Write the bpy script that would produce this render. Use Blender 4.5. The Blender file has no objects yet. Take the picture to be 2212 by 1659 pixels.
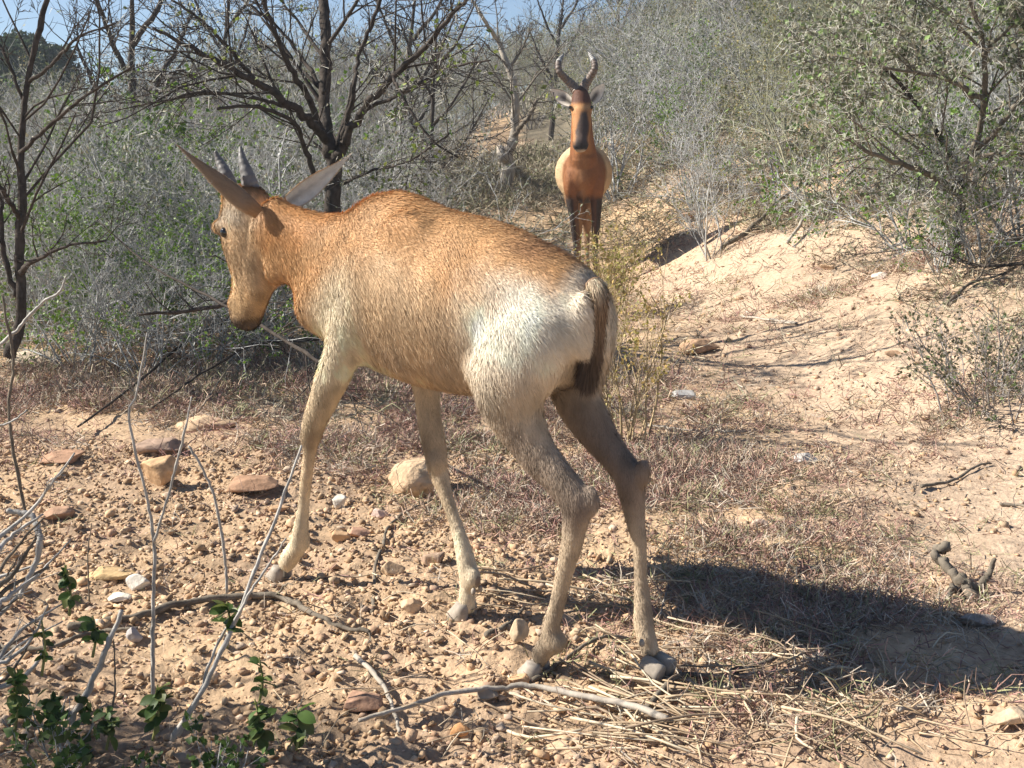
import bpy, math
import numpy as np
from mathutils import Vector

# ------------------------------------------------------------------ camera, world, sun, exposure
F = 2605.0                      # focal length in the units used for tracing (picture 2212 x 1659)
CAMZ = 1.05
PITCH = math.atan((829.5 - 330.0) / F)
sc = bpy.context.scene
col = sc.collection
cam_d = bpy.data.cameras.new("camera")
cam = bpy.data.objects.new("camera", cam_d)
col.objects.link(cam)
cam.location = (0, 0, CAMZ)
cam.rotation_euler = (math.pi / 2 - PITCH, 0, 0)
cam_d.sensor_width = 36.0
cam_d.lens = 36.0 * F / 2212.0
cam_d.clip_start = 0.05
cam_d.clip_end = 600
sc.camera = cam

SUN_EL = math.radians(37.0)
SUN_TO = Vector((-math.cos(SUN_EL) * 1.0, -math.cos(SUN_EL) * -0.09, math.sin(SUN_EL)))
world = bpy.data.worlds.new("World")
sc.world = world
world.use_nodes = True
nt = world.node_tree
sky = nt.nodes.new("ShaderNodeTexSky")
sky.sky_type = 'NISHITA'
sky.sun_disc = False
sky.sun_elevation = SUN_EL
sky.sun_rotation = math.radians(-86)
sky.altitude = 2500
sky.air_density = 1.0
sky.dust_density = 0.1
sky.ozone_density = 3.0
nt.nodes["Background"].inputs[1].default_value = 0.055
nt.links.new(sky.outputs[0], nt.nodes["Background"].inputs[0])
sun_d = bpy.data.lights.new("sun", 'SUN')
sun_d.energy = 5.0
sun_d.angle = math.radians(0.5)
sun_d.color = (1.0, 0.93, 0.82)
sun = bpy.data.objects.new("sun", sun_d)
col.objects.link(sun)
sun.rotation_euler = (-SUN_TO).to_track_quat('-Z', 'Y').to_euler()
vs = sc.view_settings
vs.view_transform = 'Standard'
vs.look = 'None'
vs.gamma = 1.0
vs.use_curve_mapping = False
vs.exposure = 1.17
HAZE = 0.0018
sc.cycles.max_bounces = 5
sc.cycles.diffuse_bounces = 3
sc.cycles.transparent_max_bounces = 4

# ------------------------------------------------------------------ numpy helpers
rng = np.random.default_rng(7)
def A(*v): return np.array(v, dtype=float)
def nrm(v):
    v = np.asarray(v, float)
    return v / (np.linalg.norm(v, axis=-1, keepdims=True) + 1e-12)
CP, SP = math.cos(PITCH), math.sin(PITCH)
def ray(px, py):
    """direction of the sight line through a traced point, scaled so that dir.y = 1"""
    x = (px - 1106.0) / F; y = -(py - 829.5) / F
    d = A(x, CP + y * SP, -SP + y * CP)
    return d / d[1]
def at(px, py, Y):
    return A(0, 0, CAMZ) + ray(px, py) * Y
def on_plane(px, py, n, c):
    """where the sight line meets the vertical plane n.(x,y) = c"""
    d = ray(px, py)
    t = c / (n[0] * d[0] + n[1] * d[1])
    return A(0, 0, CAMZ) + d * t
def smooth(x, a, b):
    t = np.clip((np.asarray(x, float) - a) / (b - a), 0, 1)
    return t * t * (3 - 2 * t)
def _h(ix, iy, iz, seed):
    n = (ix * 374761393 + iy * 668265263 + iz * 2147483647 + seed * 1274126177) & 0xFFFFFFFF
    n = ((n ^ (n >> 13)) * 1274126177) & 0xFFFFFFFF
    n = ((n ^ (n >> 16)) * 2246822519) & 0xFFFFFFFF
    return ((n ^ (n >> 15)) & 0xFFFFFF) / float(0xFFFFFF)
def vnoise(x, y, z=0.0, seed=0):
    x, y, z = np.broadcast_arrays(np.asarray(x, float), np.asarray(y, float), np.asarray(z, float))
    xi = np.floor(x).astype(np.int64); yi = np.floor(y).astype(np.int64); zi = np.floor(z).astype(np.int64)
    fx, fy, fz = x - xi, y - yi, z - zi
    fx = fx * fx * (3 - 2 * fx); fy = fy * fy * (3 - 2 * fy); fz = fz * fz * (3 - 2 * fz)
    r = 0
    for dx in (0, 1):
        wx = fx if dx else 1 - fx
        for dy in (0, 1):
            wy = fy if dy else 1 - fy
            for dz in (0, 1):
                wz = fz if dz else 1 - fz
                r = r + wx * wy * wz * _h(xi + dx, yi + dy, zi + dz, seed)
    return r * 2 - 1
def fbm(x, y, z=0.0, seed=0, oct=4):
    r, a, f = 0, 1.0, 1.0
    for i in range(oct):
        r = r + a * vnoise(np.asarray(x) * f + 17.3 * i, np.asarray(y) * f - 5.1 * i, np.asarray(z) * f, seed + i)
        a *= 0.5; f *= 2.03
    return r

def mesh_from(name, verts, faces_list, cols=None, smooth_shade=False, normals=None):
    """faces_list: list of int arrays (m,k). cols: per-vertex rgb"""
    verts = np.ascontiguousarray(verts, dtype=np.float32)
    me = bpy.data.meshes.new(name)
    me.vertices.add(len(verts)); me.vertices.foreach_set('co', verts.ravel())
    li = []; starts = []; tot = 0
    for f in faces_list:
        f = np.asarray(f, dtype=np.int32)
        if f.size == 0: continue
        m, k = f.shape
        li.append(f.ravel()); starts.append(tot + np.arange(m, dtype=np.int32) * k); tot += m * k
    li = np.concatenate(li); starts = np.concatenate(starts)
    me.loops.add(len(li)); me.loops.foreach_set('vertex_index', li)
    me.polygons.add(len(starts)); me.polygons.foreach_set('loop_start', starts)
    me.update(calc_edges=True)
    if smooth_shade:
        me.polygons.foreach_set('use_smooth', np.ones(len(starts), dtype=bool))
    if cols is not None:
        at_ = me.color_attributes.new('Col', 'FLOAT_COLOR', 'POINT')
        c = np.ones((len(verts), 4), dtype=np.float32); c[:, :3] = cols
        at_.data.foreach_set('color', c.ravel())
    if normals is not None:
        me.normals_split_custom_set_from_vertices(np.asarray(normals, dtype=np.float32))
    return me

class Acc:
    """collects pieces of one mesh"""
    def __init__(s): s.v = []; s.f = {}; s.c = []; s.n = 0
    def add(s, v, f, c=None):
        v = np.asarray(v, float); f = np.asarray(f, dtype=np.int64)
        s.v.append(v); s.f.setdefault(f.shape[1], []).append(f + s.n)
        cc = np.ones((len(v), 3)) * 0.5
        if c is not None: cc[:] = c
        s.c.append(cc); s.n += len(v)
    def mesh(s, name, smooth_shade=False, origin=None):
        v = np.concatenate(s.v)
        if origin is not None: v = v - np.asarray(origin)
        return mesh_from(name, v, [np.concatenate(x) for x in s.f.values()], np.concatenate(s.c), smooth_shade)

def frame(d):
    d = nrm(d)
    ref = np.where(np.abs(d[..., 2:3]) > 0.9, A(1, 0, 0), A(0, 0, 1))
    u = nrm(np.cross(d, ref)); v = np.cross(d, u)
    return u, v
def prisms(P0, P1, R0, R1, k=3):
    P0 = np.asarray(P0); n = len(P0)
    u, v = frame(P1 - P0)
    ph = rng.random(n) * 6.28
    an = ph[:, None] + np.arange(k)[None] * (2 * math.pi / k)
    off = np.cos(an)[..., None] * u[:, None] + np.sin(an)[..., None] * v[:, None]
    a = P0[:, None] + off * np.asarray(R0)[:, None, None]
    b = P1[:, None] + off * np.asarray(R1)[:, None, None]
    V = np.concatenate([a, b], 1).reshape(-1, 3)
    base = (np.arange(n) * 2 * k)[:, None]
    i = np.arange(k); j = (i + 1) % k
    f = np.stack([i, j, j + k, i + k], 1)
    Fc = (base[:, :, None] + f[None]).reshape(-1, 4)
    return V, Fc
def ribbons(P0, P1, W0, W1):
    P0 = np.asarray(P0); n = len(P0)
    d = nrm(P1 - P0)
    s = nrm(np.cross(d, nrm(rng.normal(size=(n, 3)))))
    V = np.stack([P0 - s * W0[:, None], P0 + s * W0[:, None], P1 + s * W1[:, None], P1 - s * W1[:, None]], 1).reshape(-1, 3)
    return V, (np.arange(n) * 4)[:, None] + np.arange(4)[None]
def leaves(P, D, L, W):
    """diamond leaves, slightly folded"""
    n = len(P); D = nrm(D)
    s = nrm(np.cross(D, nrm(rng.normal(size=(n, 3)))))
    up = np.cross(s, D)
    tip = P + D * L[:, None]; mid = P + D * (L * 0.45)[:, None]
    a = mid + s * W[:, None] + up * (W * 0.35)[:, None]; b = mid - s * W[:, None] + up * (W * 0.35)[:, None]
    V = np.stack([P, a, tip, b], 1).reshape(-1, 3)
    bs = (np.arange(n) * 4)[:, None]
    return V, np.concatenate([bs + A(0, 1, 2).astype(int), bs + A(0, 2, 3).astype(int)])

def spline(P, n):
    """Catmull-Rom resample of a polyline (rows may carry radii too)"""
    P = np.asarray(P, float)
    if len(P) == 2:
        t = np.linspace(0, 1, n)[:, None]; return P[0] * (1 - t) + P[1] * t
    Q = np.vstack([2 * P[0] - P[1], P, 2 * P[-1] - P[-2]])
    out = []
    for u in np.linspace(0, len(P) - 1 - 1e-9, n):
        i = int(u); t = u - i
        p0, p1, p2, p3 = Q[i], Q[i + 1], Q[i + 2], Q[i + 3]
        out.append(0.5 * (2 * p1 + (p2 - p0) * t + (2 * p0 - 5 * p1 + 4 * p2 - p3) * t * t + (3 * p1 - p0 - 3 * p2 + p3) * t ** 3))
    return np.array(out)
def sweep(P, R, k=8, lat=None, R2=None, rough=0.0, pinch=None):
    """closed tube along P; with lat given, R is the in-plane and R2 the lateral half size"""
    P = np.asarray(P, float); n = len(P); R = np.asarray(R, float)
    R2 = R if R2 is None else np.asarray(R2, float)
    T = nrm(np.gradient(P, axis=0))
    if lat is None:
        u = np.zeros_like(P); u0 = frame(T[0:1])[0][0]
        for i in range(n):
            u0 = nrm(u0 - T[i] * np.dot(u0, T[i])); u[i] = u0
        v = np.cross(T, u)
    else:
        v = np.tile(nrm(lat), (n, 1)); u = nrm(np.cross(T, v)); v = nrm(np.cross(u, T))
    an = np.arange(k) * 2 * math.pi / k
    c, s = np.cos(an), np.sin(an)
    V = P[:, None] + u[:, None] * (c[None, :, None] * R[:, None, None]) + v[:, None] * (s[None, :, None] * R2[:, None, None])
    if rough:
        V = V + nrm(V - P[:, None]) * (rng.normal(size=(n, k, 1)) * rough * R[:, None, None])
    V = V.reshape(-1, 3)
    i = np.arange(n - 1)[:, None] * k; j = np.arange(k)[None]; j2 = (j + 1) % k
    Fq = np.stack([i + j, i + j2, i + k + j2, i + k + j], -1).reshape(-1, 4)
    V = np.vstack([V, P[0] - T[0] * R[0] * 0.4, P[-1] + T[-1] * R[-1] * 0.4])
    jj = np.arange(k); j2 = (jj + 1) % k
    t1 = np.stack([j2, jj, np.full(k, n * k)], 1); t2 = np.stack([(n - 1) * k + jj, (n - 1) * k + j2, np.full(k, n * k + 1)], 1)
    return V, Fq, np.vstack([t1, t2])
def add_sweep(acc, *a, c=None, **k):
    V, q, t = sweep(*a, **k)
    n0 = acc.n
    acc.add(V, q, c)
    acc.f.setdefault(3, []).append(t.astype(np.int64) + n0)

# ------------------------------------------------------------------ objects
def tag(o, label=None, cat=None, group=None, kind=None):
    if label: o['label'] = label
    if cat: o['category'] = cat
    if group: o['group'] = group
    if kind: o['kind'] = kind
    return o
def obj(name, me, mats, parent=None, loc=None):
    o = bpy.data.objects.new(name, me)
    col.objects.link(o)
    if mats is not None and not len(me.materials):
        for m in (mats if isinstance(mats, (list, tuple)) else [mats]): me.materials.append(m)
    if parent: o.parent = parent
    if loc is not None: o.location = loc
    return o
def empty(name, loc, rz=0.0):
    o = bpy.data.objects.new(name, None)
    o.empty_display_size = 0.1
    col.objects.link(o); o.location = loc; o.rotation_euler = (0, 0, rz)
    return o
def copy_tree(o, parent=None):
    c = o.copy(); col.objects.link(c); c.parent = parent
    for ch in [x for x in KIDS.get(o.name, [])]:
        copy_tree(ch, c)
    return c
KIDS = {}
def part(name, me, mats, parent):
    o = obj(name, me, mats, parent); KIDS.setdefault(parent.name, []).append(o); return o

# ------------------------------------------------------------------ materials
def mat(name, base=(0.5, 0.5, 0.5), attr=False, rough=0.8, spec=0.2, var=0.25, scale=20.0, bump=0.0, bscale=60.0, sub=0.0, trans=0.0, var2=0.0, scale2=2.0, sheen=0.0):
    m = bpy.data.materials.new(name); m.use_nodes = True
    t = m.node_tree; N = t.nodes; L = t.links
    b = N["Principled BSDF"]; b.inputs["Roughness"].default_value = rough
    b.inputs["Specular IOR Level"].default_value = spec
    if sheen:
        b.inputs["Sheen Weight"].default_value = sheen; b.inputs["Sheen Roughness"].default_value = 0.5
    tc = N.new("ShaderNodeTexCoord")
    nz = N.new("ShaderNodeTexNoise"); nz.inputs["Scale"].default_value = scale; nz.inputs["Detail"].default_value = 5
    L.new(tc.outputs["Object"], nz.inputs["Vector"])
    mr = N.new("ShaderNodeMapRange"); mr.inputs[1].default_value = 0.3; mr.inputs[2].default_value = 0.7
    mr.inputs[3].default_value = 1 - var; mr.inputs[4].default_value = 1 + var
    L.new(nz.outputs[0], mr.inputs[0])
    vm = N.new("ShaderNodeVectorMath"); vm.operation = 'SCALE'
    if attr:
        at_ = N.new("ShaderNodeAttribute"); at_.attribute_name = 'Col'; src = at_.outputs["Color"]
        L.new(src, vm.inputs[0])
    else:
        vm.inputs[0].default_value = base
    L.new(mr.outputs[0], vm.inputs["Scale"])
    out = vm.outputs[0]
    if var2:
        n2 = N.new("ShaderNodeTexNoise"); n2.inputs["Scale"].default_value = scale2; n2.inputs["Detail"].default_value = 3
        L.new(tc.outputs["Object"], n2.inputs["Vector"])
        m2 = N.new("ShaderNodeMapRange"); m2.inputs[1].default_value = 0.3; m2.inputs[2].default_value = 0.7
        m2.inputs[3].default_value = 1 - var2; m2.inputs[4].default_value = 1 + var2
        L.new(n2.outputs[0], m2.inputs[0])
        v2 = N.new("ShaderNodeVectorMath"); v2.operation = 'SCALE'
        L.new(out, v2.inputs[0]); L.new(m2.outputs[0], v2.inputs["Scale"]); out = v2.outputs[0]
    L.new(out, b.inputs["Base Color"])
    if bump:
        nb = N.new("ShaderNodeTexNoise"); nb.inputs["Scale"].default_value = bscale; nb.inputs["Detail"].default_value = 6
        L.new(tc.outputs["Object"], nb.inputs["Vector"])
        bp = N.new("ShaderNodeBump"); bp.inputs["Strength"].default_value = 1.0; bp.inputs["Distance"].default_value = bump
        L.new(nb.outputs[0], bp.inputs["Height"]); L.new(bp.outputs[0], b.inputs["Normal"])
    if trans:
        tl = N.new("ShaderNodeBsdfTranslucent"); mx = N.new("ShaderNodeMixShader"); mx.inputs[0].default_value = trans
        L.new(out, tl.inputs[0]); L.new(b.outputs[0], mx.inputs[1]); L.new(tl.outputs[0], mx.inputs[2])
        L.new(mx.outputs[0], N["Material Output"].inputs[0])
    return m
M = {}
M['soil'] = mat('soil', attr=True, rough=0.95, spec=0.05, var=0.22, scale=45, bump=0.006, bscale=70, var2=0.10, scale2=1.5)
M['stone'] = mat('stone', attr=True, rough=0.85, spec=0.15, var=0.25, scale=40, bump=0.002, bscale=120)
M['twig'] = mat('twig', attr=True, rough=0.75, spec=0.2, var=0.2, scale=60)
M['bark_dark'] = mat('bark_dark', (0.06, 0.05, 0.043), rough=0.9, spec=0.1, var=0.45, scale=25, bump=0.004, bscale=90)
M['bark_mid'] = mat('bark_mid', (0.17, 0.145, 0.115), rough=0.9, spec=0.1, var=0.35, scale=25, bump=0.002, bscale=120)
M['bark_pale'] = mat('bark_pale', (0.36, 0.32, 0.27), rough=0.8, spec=0.2, var=0.25, scale=12, bump=0.003, bscale=60)
M['twig_grey'] = mat('twig_grey', (0.40, 0.405, 0.40), rough=0.8, spec=0.15, var=0.35, scale=6, var2=0.3, scale2=0.8)
M['twig_olive'] = mat('twig_olive', (0.33, 0.33, 0.24), rough=0.8, spec=0.15, var=0.35, scale=6, var2=0.3, scale2=0.8)
M['twig_brown'] = mat('twig_brown', (0.27, 0.25, 0.235), rough=0.8, spec=0.15, var=0.35, scale=6, var2=0.3, scale2=0.8)
M['twig_dry'] = mat('twig_dry', (0.42, 0.33, 0.20), rough=0.8, spec=0.15, var=0.35, scale=6)
M['stem_white'] = mat('stem_white', (0.37, 0.35, 0.32), rough=0.6, spec=0.3, var=0.3, scale=40, bump=0.001, bscale=200)
M['thorn'] = mat('thorn', (0.62, 0.60, 0.52), rough=0.5, spec=0.3, var=0.1)
M['leaf'] = mat('leaf', attr=True, rough=0.5, spec=0.35, var=0.15, scale=30, trans=0.3)
M['hide'] = mat('hide', attr=True, rough=0.7, spec=0.2, var=0.14, scale=60, bump=0.0015, bscale=160)
M['fur'] = mat('fur', attr=True, rough=0.6, spec=0.25, var=0.0)
M['horn'] = mat('horn', attr=True, rough=0.5, spec=0.4, var=0.2, scale=50, bump=0.001, bscale=90)
M['hoof'] = mat('hoof', (0.34, 0.295, 0.245), rough=0.6, spec=0.25, var=0.25, scale=60)
M['eye'] = mat('eye', (0.012, 0.009, 0.007), rough=0.08, spec=0.8, var=0.0)
M['straw'] = mat('straw', attr=True, rough=0.6, spec=0.3, var=0.2, scale=50)

# ------------------------------------------------------------------ terrain
def H0(x, y):
    x = np.asarray(x, float); y = np.asarray(y, float)
    z = 0.02 * fbm(x * 0.9, y * 0.9, 0, 3, 3)
    z = z + 0.072 * np.maximum(y - 13, 0) * (1 - 0.25 * smooth(y, 30, 60)) * (1 - .30 * smooth(-x, 0, 4)) * (1 - .75 * smooth(-x, 4, 11))
    z = z + 4.6 * smooth(x, -1.5, 11) * smooth(y, 11, 38) + 5.0 * smooth(x, 8, 40) * smooth(y, 8, 50)
    ky_ = smooth(y, 7.3, 9.3)
    z = z + 0.50 * (ky_ * smooth(x, 0.95, 2.3) + (1 - ky_) * smooth(x, 0.9, 3.4)) * smooth(y, 4.2, 8.0) + 0.35 * smooth(x, 2.0, 4.0) * smooth(y, 3.0, 8.0)
    z = z + 0.22 * smooth(x, 1.25, 2.2) * smooth(y, 2.6, 5.0) * (1 - smooth(y, 5, 8))
    z = z - 0.17 * np.exp(-((x - 0.5) / 0.9) ** 2 - ((y - 10.6) / 2.4) ** 2)
    z = z + 0.32 * smooth(y, 11.8, 14.5)
    z = z + 0.10 * smooth(-x, 2.0, 6.0) * smooth(y, 5, 10)
    z = z - 0.034 * (1 - smooth(y, 3.2, 6.0))
    z = z - 0.02 * np.exp(-((x + 0.15) / 0.35) ** 2 - ((y - 2.15) / 0.25) ** 2)
    return z
def H(x, y):
    x = np.asarray(x, float); y = np.asarray(y, float)
    m = np.exp(-np.maximum(y - 5, 0) / 12)
    g = 1 + 0.2 * smooth(y, 4, 7)
    lft = 1 + .8 * smooth(.7 - x, 0, .8) * (1 - smooth(y, 3.5, 5))
    z = H0(x, y) + m * lft * (0.010 * g * fbm(x * 5, y * 5, 0, 11, 3) + 0.0095 * np.abs(fbm(x * 19, y * 19, 0, 21, 3)))
    rid = 1 - np.abs(vnoise(x * 30 + 3, y * 38, 0, 33))
    return z + m * 0.004 * rid ** 3
def gpt(px, py):
    """ground point under a traced point"""
    d = ray(px, py); lo, hi = 0.8, 80.0
    ts = np.concatenate([np.linspace(1.2, 14, 500), np.linspace(14.1, 70, 300)])
    P = A(0, 0, CAMZ) + ts[:, None] * d
    below = np.nonzero(P[:, 2] < H(P[:, 0], P[:, 1]))[0]
    i = below[0] if len(below) else len(ts) - 1
    return A(P[i][0], P[i][1], float(H(P[i][0], P[i][1])))
us = np.linspace(-1, 1, 561); kx = 5.2
xs = 75 * np.sinh(kx * us) / math.sinh(kx)
vsn = np.linspace(0, 1, 620); ky = 5.0
ys = 1.3 + 140 * np.sinh(ky * vsn) / math.sinh(ky)
ys = np.concatenate([np.linspace(-6, 1.25, 30), ys])
GX, GY = np.meshgrid(xs, ys)
GZ = H(GX, GY)
nx, ny = len(xs), len(ys)
ii = (np.arange(ny - 1)[:, None] * nx + np.arange(nx - 1)[None]).ravel()
gf = np.stack([ii, ii + 1, ii + nx + 1, ii + nx], 1)
pn = fbm(GX * 1.6, GY * 1.6, 0, 51, 4)[..., None]
pn2 = fbm(GX * 9, GY * 9, 0, 52, 3)[..., None]
gc = A(0.45, 0.322, 0.21) * (1 + 0.10 * pn + 0.10 * pn2)
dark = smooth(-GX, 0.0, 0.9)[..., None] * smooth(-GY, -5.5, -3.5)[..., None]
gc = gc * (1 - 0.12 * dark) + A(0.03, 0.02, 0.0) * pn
path = (smooth(GX, 0.7, 1.4) * (1 - smooth(GY, 9, 13)))[..., None]
gc = gc * (1 - path) + path * A(0.45, 0.34, 0.245) * (1 + 0.07 * pn + 0.07 * pn2)
far = (smooth(GY, 15, 24) * smooth(np.abs(GX + .16 + .012 * (GY - 11)) + .15 * pn[..., 0], .35, .8))[..., None]
gc = gc * (1 - far) + far * A(0.17, 0.145, 0.105)
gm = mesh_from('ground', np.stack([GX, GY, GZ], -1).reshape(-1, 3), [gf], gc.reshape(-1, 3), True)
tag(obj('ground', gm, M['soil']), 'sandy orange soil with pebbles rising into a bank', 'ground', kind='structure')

# ------------------------------------------------------------------ animals: shared tools
def body_mesh(acc, voxel, smooth_it, name):
    me = acc.mesh(name + '_rough')
    o = bpy.data.objects.new('tmp', me); col.objects.link(o)
    r = o.modifiers.new('r', 'REMESH'); r.mode = 'VOXEL'; r.voxel_size = voxel; r.adaptivity = 0
    s = o.modifiers.new('s', 'SMOOTH'); s.factor = 0.5; s.iterations = smooth_it
    dg = bpy.context.evaluated_depsgraph_get(); dg.update()
    ev = o.evaluated_get(dg)
    m2 = bpy.data.meshes.new_from_object(ev)
    n = len(m2.vertices); v = np.zeros(n * 3, np.float32); m2.vertices.foreach_get('co', v)
    m2.calc_loop_triangles()
    t = np.zeros(len(m2.loop_triangles) * 3, np.int32); m2.loop_triangles.foreach_get('vertices', t)
    bpy.data.objects.remove(o); bpy.data.meshes.remove(me); bpy.data.meshes.remove(m2)
    return v.reshape(-1, 3).astype(float), t.reshape(-1, 3)
def vnormals(v, t):
    fn = np.cross(v[t[:, 1]] - v[t[:, 0]], v[t[:, 2]] - v[t[:, 0]])
    n = np.zeros_like(v)
    for k in range(3): np.add.at(n, t[:, k], fn)
    return nrm(n)
def ear(base, tip, open_dir, w, thick=0.005, cup=0.55, prof=None, nu=22, nv=11, bend=None):
    """leaf shaped cupped shell; returns verts, tris, inner-mask"""
    base, tip = A(*base), A(*tip); ax = nrm(tip - base); Ln = np.linalg.norm(tip - base)
    o = nrm(open_dir - ax * np.dot(open_dir, ax)); sd = np.cross(ax, o)
    V = []; inner = []
    for side in (0, 1):
        for i in range(nu):
            t = i / (nu - 1)
            ww = w * max(0.04, (math.sin(math.pi * min(1, (0.16 + 0.84 * t))) ** 0.75) * (1 - 0.25 * t)) if prof is None else w * prof(t)
            for j in range(nv):
                q = -1 + 2 * j / (nv - 1); an = q * (1.25 - 0.45 * t)
                p = base + ax * Ln * t + sd * math.sin(an) * ww * (1.0 if True else 1) - o * (math.cos(an) - 0.3) * ww * cup
                if bend is not None: p = p + bend * (t * (1 - t))
                tt = thick * (1 - q * q * 0.8) * (1 - 0.6 * t)
                p = p + (o * tt if side else -o * tt * 0.2)
                V.append(p); inner.append(side)
    V = np.array(V); Fc = []
    n1 = nu * nv
    for i in range(nu - 1):
        for j in range(nv - 1):
            a = i * nv + j
            Fc.append((a, a + 1, a + nv + 1, a + nv)); Fc.append((n1 + a, n1 + a + nv, n1 + a + nv + 1, n1 + a + 1))
    for i in range(nu - 1):
        for j in (0, nv - 1):
            a = i * nv + j; Fc.append((a, a + nv, n1 + a + nv, n1 + a))
    for j in range(nv - 1):
        a = (nu - 1) * nv + j; Fc.append((a, a + 1, n1 + a + 1, n1 + a))
    return V, np.array(Fc), np.array(inner)
def ellipsoid(c, ax, rad, nu=14, nv=20):
    u = np.linspace(0, math.pi, nu)[:, None]; v = np.arange(nv)[None] * 2 * math.pi / nv
    ax = np.asarray(ax)
    P = np.asarray(c) + (np.cos(u) * rad[2])[..., None] * ax[2] * np.ones((1, nv, 1)) + (np.sin(u) * np.cos(v) * rad[0])[..., None] * ax[0] + (np.sin(u) * np.sin(v) * rad[1])[..., None] * ax[1]
    V = P.reshape(-1, 3)
    i = np.arange(nu - 1)[:, None] * nv; j = np.arange(nv)[None]; j2 = (j + 1) % nv
    return V, np.stack([i + j, i + nv + j, i + nv + j2, i + j2], -1).reshape(-1, 4)
def hoof_pair(c, fwd, dn, w, name, parent, origin, mt=None):
    """two claws side by side; c = coronet centre, fwd = toe direction, dn = towards the sole"""
    a = Acc(); dn = nrm(dn); fwd = nrm(fwd - dn * np.dot(fwd, dn)); lat = np.cross(dn, fwd); k = 22
    an = np.arange(k) * 2 * math.pi / k
    for sgn in (-1, 1):
        rings = []
        for t, off, ln, ww in ((-.35, .0, .50, .50), (0, .02, .66, .58), (.35, .12, .82, .60), (.75, .26, .98, .60), (1.0, .34, 1.06, .58), (1.04, .34, .95, .48)):
            x_ = np.cos(an); y_ = np.sin(an) * (1 - .42 * np.clip(np.cos(an), 0, 1) ** 1.5)
            in_ = np.where(y_ * sgn < 0, .80, 1.0)
            P = c + np.outer(x_ * ln * w * (1 + .22 * np.clip(x_, 0, 1) ** 2), fwd) + fwd * off * w + np.outer(y_ * ww * w * in_, lat) + lat * sgn * w * (.56 + .05 * t) + dn * t * w * 1.15
            rings.append(P)
        R = np.array(rings); n = len(R); V = np.vstack([R.reshape(-1, 3), R[0].mean(0), R[-1].mean(0)])
        i = np.arange(n - 1)[:, None] * k; j = np.arange(k)[None]; j2 = (j + 1) % k
        q = np.stack([i + j, i + j2, i + k + j2, i + k + j], -1).reshape(-1, 4)
        n0 = a.n; a.add(V, q)
        jj = np.arange(k); jk = (jj + 1) % k
        a.f.setdefault(3, []).append(np.vstack([np.stack([jk, jj, np.full(k, n * k)], 1), np.stack([(n - 1) * k + jj, (n - 1) * k + jk, np.full(k, n * k + 1)], 1)]).astype(np.int64) + n0)
    return part('hoof', a.mesh('hoof', True, origin), M['hoof'], parent)

# ------------------------------------------------------------------ the calf
a_h = math.radians(42.0)
hd = A(-math.cos(a_h), math.sin(a_h)); lf = A(-math.sin(a_h), -math.cos(a_h))
HD = A(hd[0], hd[1], 0); LF = A(lf[0], lf[1], 0)
C0 = -1.88
def S(px, py, lat=0.0): return on_plane(px, py, lf, C0 + lat)
def bl(s, l, z): return A(*(hd * s + lf * (C0 + l)), z)
def sof(P): return P[..., 0] * hd[0] + P[..., 1] * hd[1]
def lof(P): return P[..., 0] * lf[0] + P[..., 1] * lf[1] - C0

ca = Acc()
# trunk: stations along the spine; top line and belly line traced
top_px = [(1312, 640), (1295, 606), (1262, 576), (1225, 550), (1170, 520), (1110, 490), (1050, 468), (990, 455), (935, 438), (895, 416), (858, 408), (822, 409), (790, 424), (755, 458), (690, 520)]
tp = np.array([S(*p) for p in top_px]); ts_, tz_ = sof(tp), tp[:, 2]
o_ = np.argsort(ts_); ts_, tz_ = ts_[o_], tz_[o_]
st = np.linspace(1.482, 2.36, 22)
ztop = np.interp(st, ts_, tz_)
zbot = np.interp(st, [1.47, 1.52, 1.60, 1.72, 1.85, 1.98, 2.10, 2.20, 2.30, 2.36], [0.62, 0.585, 0.555, 0.535, 0.525, 0.53, 0.545, 0.565, 0.60, 0.64])
wid = np.interp(st, [1.47, 1.50, 1.56, 1.66, 1.80, 1.95, 2.08, 2.20, 2.30, 2.36], [0.055, 0.085, 0.115, 0.128, 0.145, 0.150, 0.132, 0.110, 0.085, 0.06])
ang = np.arange(28) * 2 * math.pi / 28
for_top = np.interp(st, [1.47, 1.7, 1.95, 2.08, 2.36], [0.10, 0.15, 0.32, 0.50, 0.35])
R_ = []
for s_, zt, zb, w_, ft in zip(st, ztop, zbot, wid, for_top):
    c = (zt + zb) / 2; hh = (zt - zb) / 2
    sn = np.sin(ang); cs = np.cos(ang)
    R_.append(np.array([bl(s_, w_ * cc * (1 - ft * max(0, ss) ** 1.5 - 0.12 * max(0, -ss)), c + hh * ss) for ss, cc in zip(sn, cs)]))
R_ = np.array(R_); n_, k_ = len(st), 28
V = np.vstack([R_.reshape(-1, 3), bl(st[0] - 0.012, 0, (ztop[0] + zbot[0]) / 2), bl(st[-1] + 0.02, 0, (ztop[-1] + zbot[-1]) / 2)])
i = np.arange(n_ - 1)[:, None] * k_; j = np.arange(k_)[None]; j2 = (j + 1) % k_
q = np.stack([i + j, i + j2, i + k_ + j2, i + k_ + j], -1).reshape(-1, 4)
n0 = ca.n; ca.add(V, q)
jj = np.arange(k_); jk = (jj + 1) % k_
ca.f.setdefault(3, []).append(np.vstack([np.stack([jk, jj, np.full(k_, n_ * k_)], 1), np.stack([(n_ - 1) * k_ + jj, (n_ - 1) * k_ + jk, np.full(k_, n_ * k_ + 1)], 1)]) + n0)
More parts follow.
